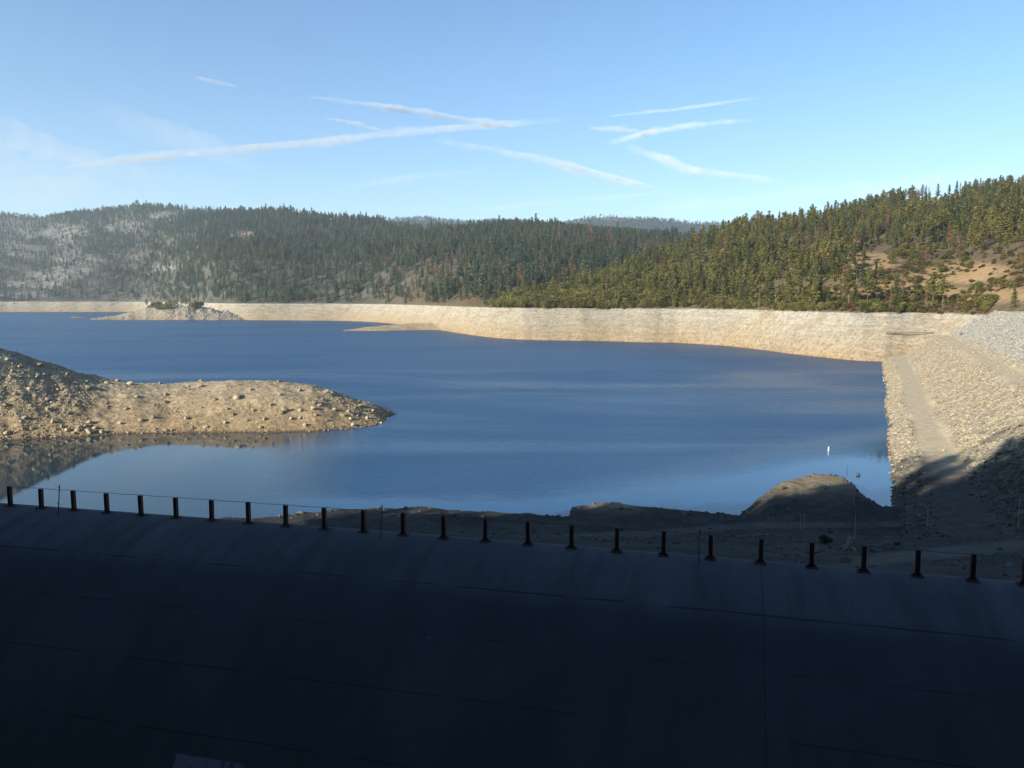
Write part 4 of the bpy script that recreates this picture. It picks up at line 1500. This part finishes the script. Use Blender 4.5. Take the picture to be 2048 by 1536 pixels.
for px_, py_, wpx, lab in ((906, 1033, 16, 'dark round boulder at the shaded water edge, bigger one of a pair'), (925, 1034, 12, 'small dark boulder beside a bigger round one at the shaded water edge'),
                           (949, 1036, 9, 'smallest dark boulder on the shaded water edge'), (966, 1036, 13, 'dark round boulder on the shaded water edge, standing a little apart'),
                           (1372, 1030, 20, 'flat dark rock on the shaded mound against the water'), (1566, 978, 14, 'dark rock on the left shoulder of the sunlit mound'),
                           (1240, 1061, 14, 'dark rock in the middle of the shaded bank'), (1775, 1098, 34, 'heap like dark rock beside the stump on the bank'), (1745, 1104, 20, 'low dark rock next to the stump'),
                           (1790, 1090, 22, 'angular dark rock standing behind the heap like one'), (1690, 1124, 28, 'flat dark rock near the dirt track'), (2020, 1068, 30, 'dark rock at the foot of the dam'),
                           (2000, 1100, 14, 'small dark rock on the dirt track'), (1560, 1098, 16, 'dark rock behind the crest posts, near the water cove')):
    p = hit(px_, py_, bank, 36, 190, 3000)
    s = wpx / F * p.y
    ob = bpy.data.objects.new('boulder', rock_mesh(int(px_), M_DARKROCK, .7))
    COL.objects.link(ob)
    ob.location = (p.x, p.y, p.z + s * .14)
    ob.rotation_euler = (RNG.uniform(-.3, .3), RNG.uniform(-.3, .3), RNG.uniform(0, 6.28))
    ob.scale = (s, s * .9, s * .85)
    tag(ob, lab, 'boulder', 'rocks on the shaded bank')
p = at_z(1715, 951, 0)
ob = bpy.data.objects.new('boulder', rock_mesh(77, M_DARKROCK, .8))
COL.objects.link(ob)
ob.location = (p.x, p.y, .25)
ob.scale = (1.0, 1.0, 1.1)
tag(ob, 'small dark rock poking out of the cove water', 'boulder')
p = hit(1925, 668, dam, 280, 520)
ob = bpy.data.objects.new('boulder', rock_mesh(78, M_DARKROCK, .7))
COL.objects.link(ob)
ob.location = p
ob.scale = (3.0, 2.2, 1.8)
tag(ob, 'single dark rock on the pale upper dam face', 'boulder')

# ------------------------------------------------------------------ logs, stump, marker poles, float
M_WOOD = mat_plain('weathered_log', (.15, .12, .09), .9, .2, .35, 2)
M_POLE = mat_plain('pale_pole', (.30, .285, .26), .7, .3, .15, 3)
M_WHITE = mat_plain('white_paint', (.60, .60, .57), .6, .3, .06, 3)


def log(a, b, r, lab):
    c = (a + b) / 2
    m = MB().tube([a - c, (a - c) * .3 + Vector((0, 0, r * .2)), (b - c) * .4 + Vector((0, 0, r * .3)), b - c], [r, r * .95, r * .8, r * .6], 8)
    mid = (a - c) * .1
    m.tube([mid, mid + Vector((.3, .2, r * 2.6))], [r * .3, r * .15], 5)
    ob = m.build('driftwood_log', M_WOOD)
    ob.location = c
    tag(ob, lab, 'log')


a, b = hit(1772, 668, terrain, 480, 600), hit(1868, 667, terrain, 440, 600)
log(a + Vector((0, 0, .5)), Vector((b.x, b.y, max(b.z, a.z)) ) + Vector((0, 0, .7)), .45, 'long dark log lying level on the pale slope by the dam corner')
a, b = hit(1563, 627, terrain, 540, 700), hit(1573, 620, terrain, 540, 700)
log(a + Vector((0, 0, .3)), b + Vector((0, 0, 1.2)), .35, 'short brown log leaning at the top of the pale shore')

p = hit(1700, 1100, bank, 40, 160, 3000)
r = empty('tree_stump', p)
MB().tube([(0, 0, -.2), (.1, 0, .7), (.25, .1, 1.5)], [.75, .55, .5], 9).build('stem', M_WOOD, r)
for a_ in (0.4, 2.2, 3.6, 5.0):
    MB().tube([(0, 0, .5), (math.cos(a_) * .9, math.sin(a_) * .9, .25), (math.cos(a_) * 1.7, math.sin(a_) * 1.7, -.25)], [.32, .22, .08], 6).build('root', M_WOOD, r)
tag(r, 'old grey stump with spread roots on the shaded bank', 'stump')
p = hit(1648, 1088, bank, 40, 160, 3000)
place_tree('shadebush', 0, p, 1.5, 0, 'small dark bush on the bank behind the crest posts', 'bush', None, 'shrub', 1.2)

for px_, yt, yb, fn, lab, cap in ((1601, 1028, 1060, bank, 'thin pale pole, left one of a close pair on the bank', 0), (1607, 1028, 1061, bank, 'thin pale pole, right one of a close pair on the bank', 0),
                                  (1709, 1021, 1076, bank, 'tall pale pole with a small arm on the shaded bank', 1), (1853, 1012, 1072, bank, 'tall thin pole with a short top arm near the foot of the dam', 1),
                                  (2036, 1000, 1052, dam, 'tall pale pole at the right edge by the dam toe', 0), (1693, 932, 968, bank, 'white pole on top of the sunlit mound', 0),
                                  (1707, 976, 1012, bank, 'faint grey pole on the shaded side of the sunlit mound', 0)):
    p = hit(px_, yb, fn, 60, 200, 3000)
    h = (yb - yt) / F * p.y * 1.02
    r = empty('marker_pole', p)
    MB().tube([(0, 0, -.2), (.02, 0, h * .5), (.0, 0, h)], [.045, .042, .036], 7).build('shaft', M_POLE, r)
    if cap: MB().tube([(0, 0, h - .03), (.42, 0, h + .02)], [.05, .05], 6).build('arm', M_WOOD, r)
    else: MB().tube([(0, 0, h), (0, 0, h + .09)], [.07, .06], 7).build('cap', M_POLE, r)
    tag(r, lab, 'pole', 'marker poles')
p = at_z(1657, 902, 0)
r = empty('marker_float', p)
MB().tube([(0, 0, -.3), (0, 0, .15), (0, 0, .95)], [.19, .19, .16], 12).build('drum', M_WHITE, r, True)
MB().tube([(0, 0, .95), (.05, 0, 1.25)], [.10, .06], 8).build('knob', M_WHITE, r)
tag(r, 'white float standing upright in the calm water off the mound', 'float')

# ------------------------------------------------------------------ contrails and thin cloud, air
ALT = 7000.0


def sky_pt(px, py):
    rx, ry, rz = ray(px, py)
    k = ALT / rz
    return Vector((rx * k, ry * k, CAMZ + ALT))


def mat_trail(name, density, x0, x1, scale, fade):
    t = NT(name)
    p = t.pos()
    x = xyz(t, p)[0]
    f = (x1 - x0) * fade
    dens = t.math('MULTIPLY', t.ss(x, x0, x0 + f), t.ss(x, x1 - f, x1, 1, 0))
    n1 = t.noise(p, 1 / scale, 3, .6)
    n2 = t.noise(p, 4.5 / scale, 2, .6)
    dens = t.math('MULTIPLY', dens, t.ss(n1, .30, .68, .25, 1.5))
    dens = t.math('MULTIPLY', dens, t.ss(n2, .30, .70, .45, 1.5))
    v = t.n('ShaderNodeVolumePrincipled', {'Color': (1, 1, 1, 1), 'Density': t.math('MULTIPLY', dens, density), 'Anisotropy': -.3})
    t.t.links.new(v.outputs[0], t.out.inputs[1])
    return t.m


def contrail(name, poly, tau, label, cat='contrail', group='contrails in the sky', seed=0, strands=1, soft=1.0):
    """a long tube of thin ice cloud; poly = (px, py, width in px)"""
    rng = np.random.default_rng(seed)
    P, Rr = [], []
    xs = np.array([p[0] for p in poly], float)
    n = 46
    tpar = np.linspace(0, 1, n)
    key = np.linspace(0, 1, len(poly))
    for t in tpar:
        px_, py_, w_ = (np.interp(t, key, [p[i] for p in poly]) for i in range(3))
        c = sky_pt(px_, py_)
        rr = w_ * .46 / F * c.length
        env = min(1, .35 + 2.2 * math.sin(math.pi * t)) if 0 < t < 1 else .05
        P.append(c)
        Rr.append(max(rr * env, 2.0))
    m = MB()
    rad = np.array(Rr)
    wob = 1 + .16 * (np.interp(np.arange(n), np.arange(0, n + 6, 3), rng.uniform(-1, 1, len(np.arange(0, n + 6, 3)))))
    pts = []
    off = np.interp(np.arange(n), np.arange(0, n + 8, 4), rng.uniform(-1, 1, len(np.arange(0, n + 8, 4))))
    for i, p in enumerate(P):
        pts.append(p + Vector((0, 0, off[i] * rad[i] * .25)))
    m.tube(pts, list(rad * wob), 14)
    mean = float(np.median(rad)) * 2
    xa, xb = min(P[0].x, P[-1].x), max(P[0].x, P[-1].x)
    sc_ = 1900.0 if name == 'contrail' else 7000.0
    fd = .22 if name == 'contrail' else .4
    ob = m.build(name, mat_trail(name, tau * .42 / mean, xa, xb, sc_, fd), smooth=True)
    if name == 'contrail':
        for q in range(2):
            m2 = MB()
            o2 = np.interp(np.arange(n), np.arange(0, n + 8, 5), rng.uniform(-1, 1, len(np.arange(0, n + 8, 5))))
            r2 = np.interp(np.arange(n), np.arange(0, n + 8, 3), rng.uniform(.35, .9, len(np.arange(0, n + 8, 3)))) * (2.1 if q == 0 else .7)
            m2.tube([p + Vector((0, 0, o2[i] * rad[i] * .6)) for i, p in enumerate(pts)], list(np.maximum(rad * r2, 2)), 12)
            m2.build('wisp', mat_trail('wisp', tau * (.20 if q == 0 else .26) / mean, xa, xb, sc_ * .7, fd), ob, smooth=True)
    if name == 'contrail': tag(ob, label, cat, group)
    else: tag(ob, label, None, None, 'stuff')
    return ob


CT = [([(90, 338, 10), (400, 303, 15), (650, 284, 13), (800, 266, 13), (1000, 251, 16), (1190, 233, 8)], .75, 'long bright contrail sweeping up from the left and crossing the thick one'),
      ([(590, 190, 4), (720, 207, 9), (850, 227, 15), (1040, 256, 11)], .75, 'thick white contrail slanting down to the crossing point'),
      ([(640, 234, 4), (700, 245, 7), (775, 264, 4)], .55, 'short thin contrail just below the thick slanting one'),
      ([(820, 272, 8), (1000, 302, 14), (1100, 324, 16), (1330, 383, 11)], .5, 'broad soft contrail falling to the lower right under the crossing'),
      ([(1185, 236, 3), (1350, 219, 6), (1535, 193, 4)], .45, 'thin faint contrail rising to the right of the crossing'),
      ([(1205, 288, 11), (1290, 266, 12), (1390, 249, 9), (1540, 238, 4)], .5, 'hooked wisp of contrail, its upper arm'),
      ([(1165, 256, 5), (1230, 258, 12), (1290, 266, 10)], .35, 'short blurred contrail meeting the hooked wisp'),
      ([(1230, 285, 9), (1330, 318, 18), (1400, 344, 16), (1590, 366, 12)], .32, 'spread out contrail trailing down from the hooked wisp'),
      ([(385, 153, 4), (430, 163, 9), (482, 175, 4)], .5, 'small isolated dash of contrail high in the sky'),
      ([(660, 378, 10), (830, 355, 14), (1000, 336, 6)], .13, 'faint low contrail under the long bright one'),
      ([(900, 424, 10), (1200, 396, 9), (1450, 374, 6)], .12, 'very faint low contrail above the distant ridges'),
      ([(1250, 425, 24), (1700, 380, 30), (2100, 338, 34)], .16, 'wide faint contrail reaching over the near hill')]
for i, (poly, tau, lab) in enumerate(CT):
    contrail('contrail', poly, tau, lab, seed=i)
for i, (poly, tau) in enumerate([([(-120, 240, 60), (20, 268, 55), (120, 300, 40), (260, 330, 20)], .55), ([(60, 190, 30), (250, 245, 60), (400, 290, 50), (560, 350, 30)], .2),
                                 ([(-150, 330, 70), (100, 345, 60), (330, 350, 40), (520, 380, 30)], .40), ([(-200, 395, 60), (150, 388, 60), (480, 395, 40)], .40), ([(-150, 290, 40), (60, 300, 30), (200, 320, 16)], .40)]):
    contrail('cirrus_cloud', poly, tau, 'thin veil of high cloud low in the sky', seed=40 + i)

HX, HY0, HY1, HZ = 9500, -400, 9500, 900
o = mesh_obj('haze', [(x, y, z) for z in (-13.2, HZ) for y in (HY0, HY1) for x in (-HX, HX)],
             [(0, 2, 3, 1), (4, 5, 7, 6), (0, 1, 5, 4), (2, 6, 7, 3), (0, 4, 6, 2), (1, 3, 7, 5)], mat_volume('haze_air', 7.0e-5, (.78, .92, 1.0), .3))
tag(o, kind='stuff')
